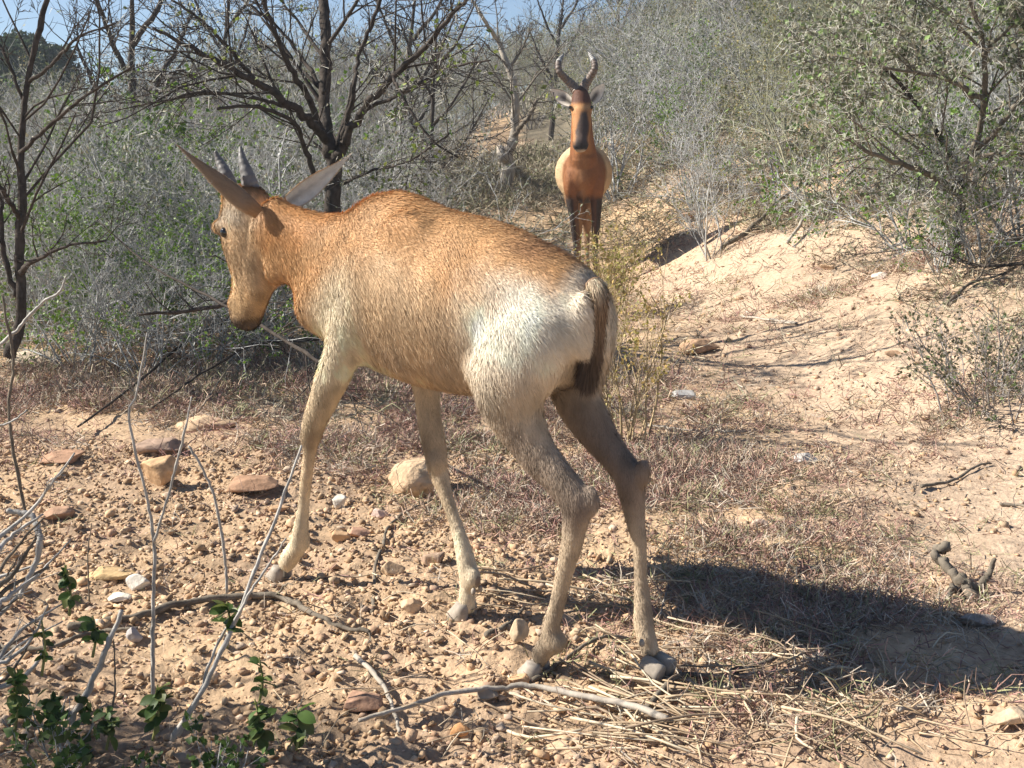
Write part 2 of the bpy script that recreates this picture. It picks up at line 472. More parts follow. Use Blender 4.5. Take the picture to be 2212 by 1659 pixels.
# neck and head
def pl(rows, lat, k=20, n=None, acc=ca, flat=None):
    """rows: px, py, lat, in-plane half size, lateral half size (m)"""
    rows = np.array(rows, float)
    D = np.array([list(S(r[0], r[1], r[2])) + [r[3], r[4]] for r in rows])
    D = spline(D, n or len(rows) * 4)
    add_sweep(acc, D[:, :3], D[:, 3], k, lat=LF, R2=D[:, 4])
    return D
pl([(845, 590, 0, .185, .10), (785, 588, 0, .160, .095), (725, 572, 0.005, .132, .080), (672, 545, .015, .108, .066), (622, 514, .025, .090, .058), (575, 480, .035, .075, .052)], 0)
HL = 0.035
HEAD = [(556, 418, HL, .035, .030), (545, 440, HL, .070, .048), (533, 475, HL, .084, .054), (535, 515, HL, .084, .054), (544, 560, HL, .082, .047), (547, 600, HL, .077, .040), (540, 635, HL, .066, .034), (533, 664, HL, .058, .036), (530, 688, HL, .050, .036), (528, 704, HL, .034, .028)]
pl(HEAD, 0, 24)
# jaw corner and brow ridges, forehead
for p_, r_ in (((592, 580, HL + .022), (.036, .020, .05)), ((592, 580, HL - .022), (.036, .020, .05)), ((482, 488, HL + .036), (.030, .020, .020)), ((478, 490, HL - .034), (.034, .020, .022)), ((505, 655, HL + .022), (.02, .016, .018)), ((520, 430, HL), (.05, .045, .035))):
    v_, f_ = ellipsoid(S(*p_), [HD, LF, A(0, 0, 1)], r_); ca.add(v_, f_)
# front legs
kf = 0.0
def leg(rows, lats, ratio=0.85, first_lat=None):
    rows = np.array(rows, float)
    P = []
    for r, l in zip(rows, lats):
        p = S(r[0], r[1], l); Y = p[1]; rad = r[2] * Y / F
        P.append(list(p) + [rad, rad * ratio])
    D = spline(P, len(rows) * 4)
    add_sweep(ca, D[:, :3], D[:, 3], 18, lat=LF, R2=D[:, 4])
LFl = [(835, 560, 88), (800, 640, 78), (765, 705, 60), (742, 750, 47), (715, 823, 39), (683, 901, 30), (673, 939, 25), (668, 978, 17), (659, 1056, 15), (654, 1110, 16), (649, 1150, 21), (645, 1176, 22), (636, 1190, 22), (628, 1202, 23), (615, 1221, 21)]
leg(LFl, np.interp(np.arange(15), [0, 3, 13], [.062, .085, .055]), 0.85)
RFl = [(880, 620, 80), (900, 720, 55), (915, 800, 38), (922, 854, 31), (930, 920, 29), (941, 978, 28), (946, 1017, 25), (959, 1056, 19), (972, 1095, 17), (985, 1133, 17), (997, 1172, 20), (1010, 1228, 25), (1010, 1269, 20), (1009, 1290, 22), (1007, 1318, 22)]
leg(RFl, np.interp(np.arange(15), [0, 2, 14], [-.06, -.07, -.045]), 0.85)
LHl = [(1200, 650, 55), (1168, 700, 96), (1125, 770, 108), (1102, 835, 95), (1112, 890, 76), (1138, 942, 58), (1165, 985, 50), (1202, 1027, 43), (1232, 1065, 42), (1245, 1092, 42), (1241, 1135, 33), (1234, 1178, 28), (1218, 1242, 23), (1203, 1307, 21), (1191, 1349, 24), (1186, 1385, 26), (1174, 1404, 25), (1162, 1426, 23)]
leg(LHl, np.interp(np.arange(18), [0, 1, 3, 8, 17], [.02, .070, .100, .078, .06]), 0.72)
RHl = [(1255, 650, 60), (1250, 720, 85), (1240, 790, 82), (1247, 856, 60), (1268, 899, 54), (1296, 942, 46), (1328, 985, 38), (1354, 1019, 37), (1363, 1053, 36), (1371, 1113, 27), (1381, 1178, 20), (1384, 1242, 18), (1389, 1307, 23), (1391, 1349, 27), (1399, 1388, 25), (1408, 1412, 25)]
leg(RHl, np.interp(np.arange(16), [0, 2, 8, 15], [-.055, -.085, -.075, -.065]), 0.75)
# points of the hocks, shoulder blade, hip bone, stifle fold
for p_, r_ in (((1276, 1082, .07), (.022, .014, .034)), ((1390, 1020, -.07), (.018, .013, .032)), ((870, 560, .080), (.10, .028, .11)), ((1040, 800, .10), (.04, .03, .05)), ((690, 660, 0.03), (.05, .07, .07)), ((1300, 700, -0.06), (.03, .04, .08)), ((1262, 700, 0.05), (.028, .03, .08)), ((655, 1168, .055), (.021, .019, .025)), ((1022, 1250, -.045), (.021, .019, .026)), ((1203, 1385, .06), (.022, .020, .026)), ((1397, 1378, -.065), (.022, .020, .024)), ((1392, 1012, -.07), (.016, .012, .024)), ((668, 945, .07), (.022, .022, .032)), ((944, 1000, -.055), (.024, .022, .034))):
    v_, f_ = ellipsoid(S(*p_), [HD, LF, A(0, 0, 1)], r_); ca.add(v_, f_)
cv, ct = body_mesh(ca, 0.0075, 7, 'calf')
def relax(v, t, w, it):
    """smooth the surface where w > 0"""
    e = np.vstack([t[:, [0, 1]], t[:, [1, 2]], t[:, [2, 0]]]); n = len(v)
    cnt = np.bincount(e.ravel(), minlength=n)[:, None]
    for k_ in range(it):
        a_ = np.stack([np.bincount(e[:, 0], v[e[:, 1], i_], n) + np.bincount(e[:, 1], v[e[:, 0], i_], n) for i_ in range(3)], 1) / cnt
        v = v + (a_ - v) * w[:, None] * (.6 if k_ % 2 == 0 or True else 0)
    return v
cv = relax(cv, ct, smooth(cv[:, 2], .50, .60) * (1 - smooth(sof(cv), 2.40, 2.48)) * np.maximum(.35 + .65 * smooth(sof(cv), 1.82, 1.92), smooth(cv[:, 2], .64, .71)), 26)
cv = relax(cv, ct, .5 * smooth(cv[:, 2], .40, .50) * (1 - smooth(sof(cv), 2.50, 2.58)), 10)
cn = vnormals(cv, ct)

def mixc(c, t, d):
    t = np.asarray(t)[..., None]; return c * (1 - t) + np.asarray(d) * t
head_c = S(535, 560, HL)
def calf_color(P, Nn):
    s, l, z = sof(P), lof(P), P[:, 2]
    zt = np.interp(s, ts_, tz_)
    dep = zt - z                                  # how far below the top line
    n1 = fbm(s * 9, l * 9, z * 9, 71, 3); n2 = fbm(s * 30, l * 30, z * 14, 75, 3)
    c = np.tile(A(0.80, 0.58, 0.36), (len(P), 1))
    c = mixc(c, smooth(0.15 - dep + 0.05 * n1 + 0.05 * smooth(s, 1.9, 2.1), -0.06, 0.09), (0.68, 0.40, 0.19))
    c = mixc(c, smooth(0.06 - dep + 0.03 * n1, 0, 0.05) * smooth(s, 1.85, 2.05), (0.60, 0.31, 0.125))
    # shoulder pale sheen, flank
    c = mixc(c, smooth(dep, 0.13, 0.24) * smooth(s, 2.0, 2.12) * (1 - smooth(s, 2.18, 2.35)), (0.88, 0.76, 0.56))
    c = mixc(c, smooth(dep + 0.05 * n1, 0.2, 0.34) * smooth(2.08 - s, 0, 0.15) * (0.62 + .5 * n1), (0.56, 0.45, 0.34))
    c = mixc(c, smooth(n1, .25, .7) * smooth(dep, .12, .2) * .35, (0.50, 0.34, 0.20))
    # pale rump patch
    c = mixc(c, smooth(1.80 - s, 0, .12) * smooth(dep, .12, .2) * .8, (0.74, 0.62, 0.47))
    rp = smooth(1.74 - s + 0.05 * n1 + .02 * n2, 0, 0.13) * smooth(dep + 0.025 * n1, 0.035, 0.10) * smooth(z + 0.05 * n1, 0.57, 0.72)
    c = mixc(c, rp, (0.88, 0.80, 0.66))
    c = mixc(c, smooth(1.54 - s, 0, 0.04) * smooth(z, 0.62, 0.7) * 0.8, (0.78, 0.70, 0.57))
    # rump top keeps a brown patch
    c = mixc(c, np.exp(-((s - 1.62) / 0.06) ** 2) * smooth(0.05 - dep, 0, 0.03) * 0.7, (0.33, 0.17, 0.09))
    # thighs and gaskins grey-brown, cannon bones pale
    lg = smooth(0.60 - z + 0.06 * n1, 0, 0.13) * (s < 1.86)
    c = mixc(c, lg * (0.88 + .12 * n1), (0.27, 0.205, 0.16))
    c = mixc(c, (s < 1.62) * (l < -.02) * smooth(.62 - z, 0, .04) * .5, (.30, .225, .17))
    lo = smooth(0.36 - z, 0, 0.1) * (s < 1.82)
    c = mixc(c, lo * (.75 + .25 * n2), (0.52, 0.41, 0.285))
    fl = smooth(0.55 - z, 0, 0.06) * (s >= 1.84)
    c = mixc(c, fl * 0.8, (0.62, 0.49, 0.33))
    c = mixc(c, fl * np.exp(-((z - 0.36) / 0.04) ** 2) * 0.6, (0.30, 0.21, 0.13))
    c = mixc(c, smooth(0.25 - z, 0, 0.1) * (s >= 1.84) * 0.7, (0.74, 0.64, 0.47))
    # shade between the thighs, painted dark into the coat
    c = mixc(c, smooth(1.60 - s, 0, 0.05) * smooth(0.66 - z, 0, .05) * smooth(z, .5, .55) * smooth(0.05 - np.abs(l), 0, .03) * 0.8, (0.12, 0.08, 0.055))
    # head and neck
    hh = smooth(s, 2.42, 2.52)
    c = mixc(c, hh * 0.8, (0.72, 0.53, 0.33))
    nz = smooth(0.74 - z, 0, 0.06) * hh
    c = mixc(c, nz * 0.7, (0.48, 0.30, 0.14))
    c = mixc(c, smooth(0.665 + .015 * n2 - z, 0, 0.06) * hh * .9, (0.13, 0.095, 0.075))
    c = mixc(c, smooth(0.645 + .01 * n2 - z, 0, 0.025) * hh * .8, (0.085, 0.07, 0.062))
    c = mixc(c, hh * smooth(z, 0.93, 0.97), (0.44, 0.22, 0.09))
    c = mixc(c, hh * np.exp(-((z - 0.90) / 0.03) ** 2) * smooth(l, .06, .09) * 0.8, (0.72, 0.64, 0.52))
    # mouth line, nostril, dark streak down the cheek
    Q = np.array([[p_[0], p_[1], p_[2]] for p_ in (S(505, 695, HL + .03), S(540, 690, HL + .03), S(565, 672, HL + .03))])
    for k_ in range(14):
        q_ = spline(Q, 14)[k_]; dd = np.hypot((P - q_) @ HD, (z - q_[2]) * 1.5); c = mixc(c, hh * np.exp(-(dd / .008) ** 2) * .55, (.07, .045, .03))
    q_ = S(498, 672, HL + .03); dd = np.hypot((P - q_) @ HD * .8, (z - q_[2]) * 1.3); c = mixc(c, hh * np.exp(-(dd / .010) ** 2) * .9, (.05, .035, .03))
    st_ = S(560, 590, HL + .04); dd = np.abs((P - st_) @ HD * 1.0 + (z - st_[2]) * .25)
    c = mixc(c, hh * np.exp(-(dd / .018) ** 2) * smooth(z, .68, .74) * smooth(.92 - z, 0, .1) * .35 * (l > HL), (.26, .16, .09))
    ey = S(481, 503, HL + .03); dd = np.linalg.norm(P - ey, axis=1); c = mixc(c, np.exp(-(dd / .020) ** 2) * .7, (.16, .09, .05))
    n3 = fbm(s * 75, l * 75, z * 22, 171, 3)
    c = c * (1 + (hh * (.26 * n3 + .12 * n1) * smooth(z, .64, .68))[:, None])
    c = mixc(c, hh * smooth(-n3, .1, .8) * .45 * (z < .9), (.36, .22, .11))
    c = c * (1 + (0.14 + .10 * hh[:, None] + .18 * smooth(.65 - z, 0, .1)[:, None]) * n2[:, None] + 0.06 * n1[:, None])
    return np.clip(c, 0.02, 0.85)
cc = calf_color(cv, cn)
O = bl(1.80, 0.0, 0.0); O[2] = float(H(O[0], O[1]))
calf = empty('hartebeest_calf', O)
tag(calf, 'young tan hartebeest calf walking away to the left, short horns, pale rump', 'antelope')
acc = Acc()
acc.add(cv, ct, cc * 0.8)
YH = S(540, 440, HL)[1]
EP = lambda t: max(.04, math.sin(math.pi * min(1, .22 + .78 * t)) ** 1.1)
e1 = ear(S(560, 462, HL + .05), at(385, 315, YH - 0.13), A(-0.35, 0.75, -0.45), 0.029, bend=A(0.05, 0, -0.06), prof=EP)
e2 = ear(S(622, 438, HL - .05), at(757, 334, YH + 0.12), A(-0.05, -1.0, -0.55), 0.033, bend=A(-0.02, 0, -0.05), prof=EP)
EARS = []
for (v_, f_, inn) in (e1, e2):
    t_ = np.tile(np.repeat(np.linspace(0, 1, 22), 11), 2); qv = np.tile(np.tile(np.linspace(-1, 1, 11), 22), 2)
    c_ = mixc(mixc(np.tile(A(0.32, 0.22, 0.14), (len(v_), 1)), smooth(0.25 - t_, 0, .2), (0.45, 0.25, 0.11)), inn.astype(float), (0.85, 0.80, 0.72))  # pale inner ear, made brighter to stand in for light glowing through
    c_ = mixc(c_, inn * np.exp(-(qv / 0.25) ** 2) * (1 - t_) * 0.6, (0.22, 0.19, 0.16))
    c_ = mixc(c_, smooth(np.abs(qv), 0.75, 1.0), (0.62, 0.44, 0.27)) * (1 + .12 * fbm(t_ * 20, qv * 4, 0, 3, 2))[:, None]
    acc.add(v_, f_, c_); EARS.append((v_, f_, inn, c_))
part('body', acc.mesh('calf_body', True, O), M['hide'], calf)
# horns
def horn(P, R, rings, parent, origin, c0, c1, nm='horn', n=40, k=14, amp=0.06, band=None):
    D = spline(np.array([list(p) + [r] for p, r in zip(P, R)]), n)
    t = np.linspace(0, 1, n); rr = D[:, 3] * (1 + amp * np.sin(t * rings * 2 * math.pi) * (1 - smooth(t, 0.8, 0.95)))
    V, q_, t_ = sweep(D[:, :3], rr, k)
    tv = np.concatenate([np.repeat(t, k), [0, 1]])
    c = np.asarray(c0) * (1 - tv[:, None]) + np.asarray(c1) * tv[:, None]
    if band is not None: c = band(tv, c)
    a = Acc(); a.add(V, q_, c); a.f.setdefault(3, []).append(t_.astype(np.int64))
    return part(nm, a.mesh(nm, True, origin), M['horn'], parent)
horn([at(543, 410, YH), at(535, 380, YH), at(524, 345, YH + .01), at(519, 317, YH + .02)], [.022, .018, .011, .004], 7, calf, O, (.17, .16, .155), (.13, .125, .12), amp=.035)
horn([at(497, 400, YH - .03), at(487, 375, YH - .03), at(474, 348, YH - .02), at(465, 327, YH - .02)], [.019, .016, .010, .004], 7, calf, O, (.15, .14, .14), (.12, .115, .11), amp=.035)
# eyes
rel = cv - A(0, 0, CAMZ); tgt = nrm(ray(481, 503)); pr = rel / np.linalg.norm(rel, axis=1, keepdims=True)
near_ = np.nonzero(pr @ tgt > 1 - (4.0 / F) ** 2 / 2 * 1.5)[0]
eye_l = cv[near_[np.argmin(np.linalg.norm(rel[near_], axis=1))]] + nrm(-tgt) * .001
for lat in (.060, -.060):
    e_ = eye_l if lat > 0 else eye_l - 2 * LF * (lof(eye_l) - HL)
    v_, f_ = ellipsoid(e_, [HD, LF, A(0, 0, 1)], (.012, .010, .013))
    a = Acc(); a.add(v_, f_); part('eye', a.mesh('eye', True, O), M['eye'], calf)
# hooves
gz = lambda p: float(H(p[0], p[1]))
def grounded(px, py, lat, lift=0.004):
    p = S(px, py, lat); p[2] = gz(p) + lift; return p
def foot(px, py, lat, w=.024):
    c = S(px, py, lat); g = gz(c + HD * .015); c[2] = g + w * 1.08
    hoof_pair(c, HD + LF * .12, A(0, 0, -1) + HD * .12, w, 'hoof', calf, O)
foot(608, 1230, .055, .026); foot(1006, 1334, -.045, .028); foot(1161, 1444, .06, .029)
hoof_pair(S(1411, 1430, -.062), A(0, 0, -1) + HD * .1, -HD * 1.0 + A(0, 0, -.35), .031, 'hoof', calf, O)
for (px_, py_, la_) in ((646, 1183, .055), (1030, 1275, -.045), (1206, 1392, .06), (1394, 1385, -.045)):
    for sg in (-1, 1):
        v_, f_ = ellipsoid(S(px_, py_, la_) + LF * sg * .012, [HD, LF, A(0, 0, 1)], (.006, .005, .009), 8, 10)
        a = Acc(); a.add(v_, f_); part('dewclaw', a.mesh('dewclaw', True, O), M['hoof'], calf)
# fur: tapering strips over the whole coat, combed back and down
def strips(P, D, Nn, L, W, c, bend):
    n = len(P); side = nrm(np.cross(D, nrm(Nn + 0.35 * rng.normal(size=(n, 3)))))
    P1 = P + D * (L * 0.5)[:, None]; P2 = P1 + nrm(D + bend) * (L * 0.5)[:, None]
    V = np.stack([P - side * W[:, None], P + side * W[:, None], P1 + side * (W * .75)[:, None], P1 - side * (W * .75)[:, None], P2], 1)
    b = (np.arange(n) * 5)[:, None]
    C = np.stack([c * 0.95, c * 0.95, c, c, np.minimum(c * 1.08, 0.9)], 1)
    NN = np.repeat(nrm(Nn + 0.12 * rng.normal(size=(n, 3)) + D * 0.12)[:, None], 5, 1)
    return V.reshape(-1, 3), b + np.array([[0, 1, 2, 3]]), b + np.array([[3, 2, 4]]), C.reshape(-1, 3), NN.reshape(-1, 3)
def make_fur(v, t, vn, vc, count, name, parent, origin, lenf, flowf, wid_=0.00055, dens=None, colf=None):
    ar = np.linalg.norm(np.cross(v[t[:, 1]] - v[t[:, 0]], v[t[:, 2]] - v[t[:, 0]]), axis=1)
    if dens is not None: ar = ar * dens(v[t].mean(1))
    idx = rng.choice(len(t), count, p=ar / ar.sum())
    r1, r2 = rng.random(count), rng.random(count); fl_ = r1 + r2 > 1; r1[fl_] = 1 - r1[fl_]; r2[fl_] = 1 - r2[fl_]
    w = np.stack([1 - r1 - r2, r1, r2], 1)[..., None]
    P = (v[t[idx]] * w).sum(1); Nn = nrm((vn[t[idx]] * w).sum(1)); C = (vc[t[idx]] * w).sum(1)
    if colf is not None: C = colf(P, Nn)
    fl = flowf(P, Nn)
    sw = np.stack([fbm(P[:, 0] * 22, P[:, 1] * 22, P[:, 2] * 22, sd, 2) for sd in (91, 95, 99)], 1)
    fl = nrm(fl - Nn * (fl * Nn).sum(1, keepdims=True)) 
    fl = fl + 0.30 * sw
    fl = nrm(fl - Nn * (fl * Nn).sum(1, keepdims=True))
    D = nrm(fl + Nn * (0.22 + 0.15 * rng.random((count, 1))) + 0.13 * rng.normal(size=(count, 3)))
    L = lenf(P) * (0.6 + 0.7 * rng.random(count))
    cl = 1 + 0.07 * vnoise(P[:, 0] * 75, P[:, 1] * 75, P[:, 2] * 75, 5)[:, None] + 0.045 * rng.normal(size=(count, 1))
    V, q, tr, c, NN = strips(P - Nn * 0.001, D, Nn, L, np.full(count, wid_) * (0.7 + 0.6 * rng.random(count)), np.clip(C * cl, 0.01, 0.88), fl * 0.3 + A(0, 0, -0.25))
    me = mesh_from(name, V - origin, [q, tr], c, True, NN)
    return part(name, me, M['fur'], parent)
def flen(P):
    s, z = sof(P), P[:, 2]
    L = np.full(len(P), 0.019)
    L = L * (1 + 0.35 * smooth(z, 0.85, 0.95) * smooth(s, 1.9, 2.0))
    L = L * (1 - .42 * smooth(.56 - z, 0, .08)); L = L * (1 - .28 * smooth(.40 - z, 0, .08))
    L = L * (1 - .40 * smooth(s, 2.40, 2.50)); L = L * (1 - .30 * smooth(s, 2.45, 2.5) * smooth(0.76 - z, 0, .08))
    return L
def fflow(P, Nn):
    s, l, z = sof(P), lof(P), P[:, 2]
    b = -HD[None] * np.ones((len(P), 1)); d = A(0, 0, -1)[None] * np.ones((len(P), 1))
    wd = np.clip(0.35 + 1.3 * smooth(0.75 - z, -0.1, 0.2), 0, 2)[:, None]
    f = b * 0.9 + d * wd
    f = np.where((z < 0.53)[:, None], d + b * 0.15, f)
    f = np.where(((s > 2.45) & (z < 0.93))[:, None], b * 0.6 + d * 0.5, f)
    return f
make_fur(cv, ct, cn, cc, 560000, 'fur', calf, O, flen, fflow, colf=calf_color)
# tail: dock with a brown switch of long hair
TL = [S(1282, 612, 0.02), S(1294, 640, 0.03), S(1289, 700, 0.03), S(1280, 750, 0.03), S(1270, 805, 0.03)]
D = spline(np.array([list(p) + [r] for p, r in zip(TL, (.018, .011, .008, .006, .003))]), 24)
a = Acc(); add_sweep(a, D[:, :3], D[:, 3], 10, c=(0.20, 0.13, 0.08))
tail = part('tail', a.mesh('tail', True, O), M['hide'], calf)
nt_ = 16000; tt = rng.random(nt_); ix = (tt * 22.99).astype(int)
Pc = D[ix, :3]; Tg = nrm(D[ix + 1, :3] - D[ix, :3]); rd = nrm(np.cross(Tg, rng.normal(size=(nt_, 3))))
Dd = nrm(Tg + rd * (0.20 + 0.28 * rng.random((nt_, 1))) + .12 * rng.normal(size=(nt_, 3)))
Lh = (0.6 + .8 * rng.random(nt_)) * (0.024 + 0.028 * smooth(tt, 0.15, 0.8))
cT = mixc(mixc(np.tile(A(0.58, 0.46, 0.32), (nt_, 1)), smooth(tt, 0.05, 0.35), (0.26, 0.17, 0.105)), smooth(tt, 0.35, 0.8), (0.085, 0.06, 0.045)) * (1 + 0.4 * rng.normal(size=(nt_, 1))).clip(.4, 1.9)
V, q, tr, c, NN = strips(Pc + rd * D[ix, 3:4] * 0.8, Dd, rd, Lh, np.full(nt_, .0007), np.clip(cT, .01, .8), A(0, 0, -0.5))
me = mesh_from('tail_hair', V - O, [q, tr], c, True, NN)
o = obj('tail_hair', me, M['fur'], tail)
# hair on the ears' backs and rims
for (v_, f_, inn, c_) in EARS:
    t3 = np.vstack([f_[:, [0, 1, 2]], f_[:, [0, 2, 3]]])
    vn_ = vnormals(v_, t3)
    ax_ = nrm(v_[21 * 11 + 5] - v_[5])
    make_fur(v_, t3, vn_, c_, 9000, 'fur', calf, O, lambda P: np.full(len(P), .008), lambda P, Nn: np.tile(ax_, (len(P), 1)), .0005)

# ------------------------------------------------------------------ the adult
AY = 11.3
FZ = gpt(1262, 605)
gz_a = float(H(0.69, AY))
dz = gz_a + 0.17                 # traced with the ground at -0.17
def T(px, py, Y): p = at(px, py, Y); p[2] += dz; return p
aa = Acc(); X = A(1, 0, 0)
def rowsT(rows, k=22, n=None, acc_=None):
    D = spline(np.array([list(T(r[0], r[1], r[2])) + [r[3], r[4]] for r in rows]), n or len(rows) * 4)
    add_sweep(acc_ or aa, D[:, :3], D[:, 3], k, lat=X, R2=D[:, 4])
rowsT([(1261, 400, 10.93, .10, .08), (1261, 396, 11.0, .19, .145), (1261, 390, 11.15, .25, .19), (1261, 384, 11.4, .275, .235), (1261, 384, 11.65, .275, .268), (1260, 384, 11.9, .255, .262), (1259, 384, 12.1, .19, .20), (1259, 386, 12.2, .08, .10)])
rowsT([(1261, 395, 11.2, .20, .14), (1261, 372, 11.08, .17, .135), (1259, 335, 11.0, .13, .115), (1257, 300, 10.98, .115, .098), (1256, 262, 10.97, .105, .088), (1255, 228, 10.95, .085, .078)])
# head: crown, eyes, long face, muzzle
rowsT([(1253, 203, 10.93, .035, .045), (1254, 214, 10.90, .068, .070), (1255, 228, 10.88, .085, .085), (1256, 245, 10.85, .090, .092), (1256, 262, 10.80, .085, .084), (1256, 285, 10.75, .075, .080), (1255, 308, 10.70, .062, .070), (1254, 322, 10.66, .058, .070), (1254, 333, 10.65, .042, .056), (1254, 339, 10.65, .018, .030)], 24)
for sx in (-1, 1):
    v_, f_ = ellipsoid(T(1255, 243, 10.82) + X * sx * .088, [X, A(0, 1, 0), A(0, 0, 1)], (.022, .035, .022)); aa.add(v_, f_)
    v_, f_ = ellipsoid(T(1261, 405, 11.05) + X * sx * .11, [X, A(0, 1, 0), A(0, 0, 1)], (.075, .10, .16)); aa.add(v_, f_)
v_, f_ = ellipsoid(T(1258, 425, 11.01), [X, A(0, 1, 0), A(0, 0, 1)], (.05, .07, .09)); aa.add(v_, f_)
rowsT([(1261, 330, 11.25, .08, .06), (1261, 330, 11.4, .10, .07), (1261, 340, 11.6, .08, .08)])
def legT(rows, k=16):
    D = spline(np.array([list(T(r[0], r[1], r[2])) + [r[3], r[3] * .85] for r in rows]), len(rows) * 4)
    # set the last point on the ground
    z_end = float(H(D[-1, 0], D[-1, 1])) + 0.05; z0 = D[-1, 2]; z1 = D[0, 2]
    D[:, 2] = z_end + (D[:, 2] - z0) * (z1 - z_end) / (z1 - z0)
    add_sweep(aa, D[:, :3], D[:, 3], k, lat=X, R2=D[:, 4]); return D[-1, :3]
feet = []
feet.append(legT([(1236, 415, 11.08, .085), (1236, 440, 11.06, .065), (1240, 475, 11.05, .048), (1244, 508, 11.05, .042), (1244, 525, 11.05, .030), (1245, 560, 11.05, .026), (1246, 582, 11.05, .033), (1246, 592, 11.03, .034)]))
feet.append(legT([(1288, 415, 11.08, .085), (1288, 440, 11.06, .062), (1288, 475, 11.05, .047), (1286, 508, 11.05, .041), (1286, 525, 11.05, .030), (1286, 560, 11.05, .026), (1287, 582, 11.05, .033), (1287, 592, 11.03, .034)]))
feet.append(legT([(1238, 405, 11.95, .13), (1240, 435, 11.9, .11), (1245, 465, 11.9, .07), (1249, 490, 11.98, .048), (1250, 510, 11.98, .032), (1250, 545, 11.93, .027), (1250, 565, 11.92, .033), (1250, 572, 11.9, .034)]))
feet.append(legT([(1280, 405, 12.0, .13), (1276, 435, 11.98, .11), (1270, 465, 11.98, .07), (1268, 490, 12.06, .048), (1268, 510, 12.06, .032), (1268, 545, 12.0, .027), (1268, 562, 12.0, .033), (1268, 568, 11.98, .034)]))
av, at3 = body_mesh(aa, 0.011, 4, 'adult')
an_ = vnormals(av, at3)
def zk0(py): return at(1256, py, 10.8)[2]
def adult_color(P, Nn):
    x, y, z = P[:, 0], P[:, 1], P[:, 2] - dz
    cx = at(1256, 300, 10.8)[0]; dx = x - cx
    n1 = fbm(x * 10, y * 10, z * 10, 81, 3)
    zk = lambda py, Y=10.8: at(1256, py, Y)[2]
    c = np.tile(A(0.27, 0.115, 0.048), (len(P), 1)); c = mixc(c, np.exp(-((x - at(1262, 400, 11)[0] + .02) / .05) ** 2) * .45 * (z < zk0(345)), (.42, .23, .11))
    c = mixc(c, smooth(y + 0.03 * n1, 11.12, 11.3), (0.62, 0.45, 0.27))
    c = mixc(c, smooth(y, 11.0, 11.1) * smooth(zk(440, 11.2) - z, -0.1, 0.05) * 0.6, (0.55, 0.38, 0.22))
    leg_ = smooth(zk(432, 11.05) - z, -0.03, 0.05)
    outer = smooth(Nn[:, 0] * np.sign(x - at(1262, 400, 11.05)[0]), -0.3, 0.2)
    c = mixc(c, leg_ * (y < 11.4) * (0.6 + 0.4 * outer), (0.05, 0.037, 0.032))
    c = mixc(c, leg_ * (y >= 11.4) * 0.8, (0.24, 0.135, 0.075))
    hd_ = (y < 10.99) & (z > zk(345)) & (np.abs(dx) < .2)
    front = smooth(-Nn[:, 1], 0.25, 0.6)
    c = mixc(c, hd_ * smooth(10.93 - y, 0, .06) * 0.8, (0.46, 0.22, 0.085))
    c = mixc(c, smooth(y, 10.90, 10.94) * (z > zk(345)) * .45 * (y < 11.1), (0.28, 0.10, 0.035))
    nf = fbm(x * 28, y * 28, z * 28, 87, 2)
    blaze = hd_ * smooth(zk(250) - z, -0.01, 0.03) * smooth(0.034 + .046 * smooth(zk(252) - z, 0, .22) - np.abs(dx - .012 + .007 * nf), -.008, 0.016) * smooth(-Nn[:, 1], .35, .8) * (y < 10.85)  # dark face blaze, shifted right to paint in that side's shade
    c = mixc(c, blaze * 0.9, (0.045, 0.042, 0.045))
    c = mixc(c, hd_ * smooth(zk(314) + .012 * nf - z, 0, .05) * smooth(10.86 - y, 0, .06), (0.035, 0.03, 0.03))
    c = mixc(c, hd_ * smooth(zk(332) + .006 * nf - z, 0, .02) * smooth(10.86 - y, 0, .04), (0.42, 0.34, 0.27))
    c = mixc(c, hd_ * smooth(z, zk(240), zk(229)) * 0.92, (0.09, 0.04, 0.03))
    c = mixc(c, hd_ * np.exp(-((z - zk(243)) / .018) ** 2) * front * .8, (0.52, 0.30, 0.14))
    return np.clip(c * (1 + 0.12 * n1[:, None]), .015, .8)
acol = adult_color(av, an_)
OA = A(at(1262, 500, AY)[0], 11.5, gz_a)
adult = empty('hartebeest', OA)
tag(adult, 'adult red hartebeest with ringed lyre horns and dark blaze standing facing the camera', 'antelope')
acc = Acc(); acc.add(av, at3, acol)
prof = lambda t: max(0.05, math.sin(math.pi * min(1, 0.15 + 0.85 * t)) ** 0.7)
for (b_, t_, op) in ((T(1233, 233, 10.95), T(1188, 204, 10.99), A(-0.6, -1, 0.1)), (T(1279, 229, 10.95), T(1306, 191, 10.99), A(0.35, -1, 0.1))):
    v_, f_, inn = ear(b_, t_, op, 0.066, thick=0.006, cup=0.5, prof=prof)
    qv = np.tile(np.tile(np.linspace(-1, 1, 11), 22), 2); tv_ = np.tile(np.repeat(np.linspace(0, 1, 22), 11), 2)
    c_ = mixc(np.tile(A(0.40, 0.22, 0.11), (len(v_), 1)), inn.astype(float), (0.80, 0.74, 0.64))
    c_ = mixc(c_, inn * np.exp(-(qv / 0.4) ** 2) * smooth(0.75 - tv_, 0, .4), (0.10, 0.085, 0.07))
    c_ = mixc(c_, smooth(np.abs(qv), 0.85, 1), (0.16, 0.11, 0.08))
    acc.add(v_, f_, c_)
part('body', acc.mesh('adult_body', True, OA), M['hide'], adult)
def aflow(P, Nn):
    up = (P[:, 2:3] > at(1256, 345, 10.8)[2]) & (P[:, 1:2] < 10.95)
    return np.where(up, A(0, .4, .8) * 1.0, A(0, .7, -.7))
make_fur(av, at3, an_, acol, 170000, 'fur', adult, OA, lambda P: np.where(P[:, 2] - dz > at(1256, 345, 10.8)[2], .010, .016), aflow, .0011, colf=adult_color)
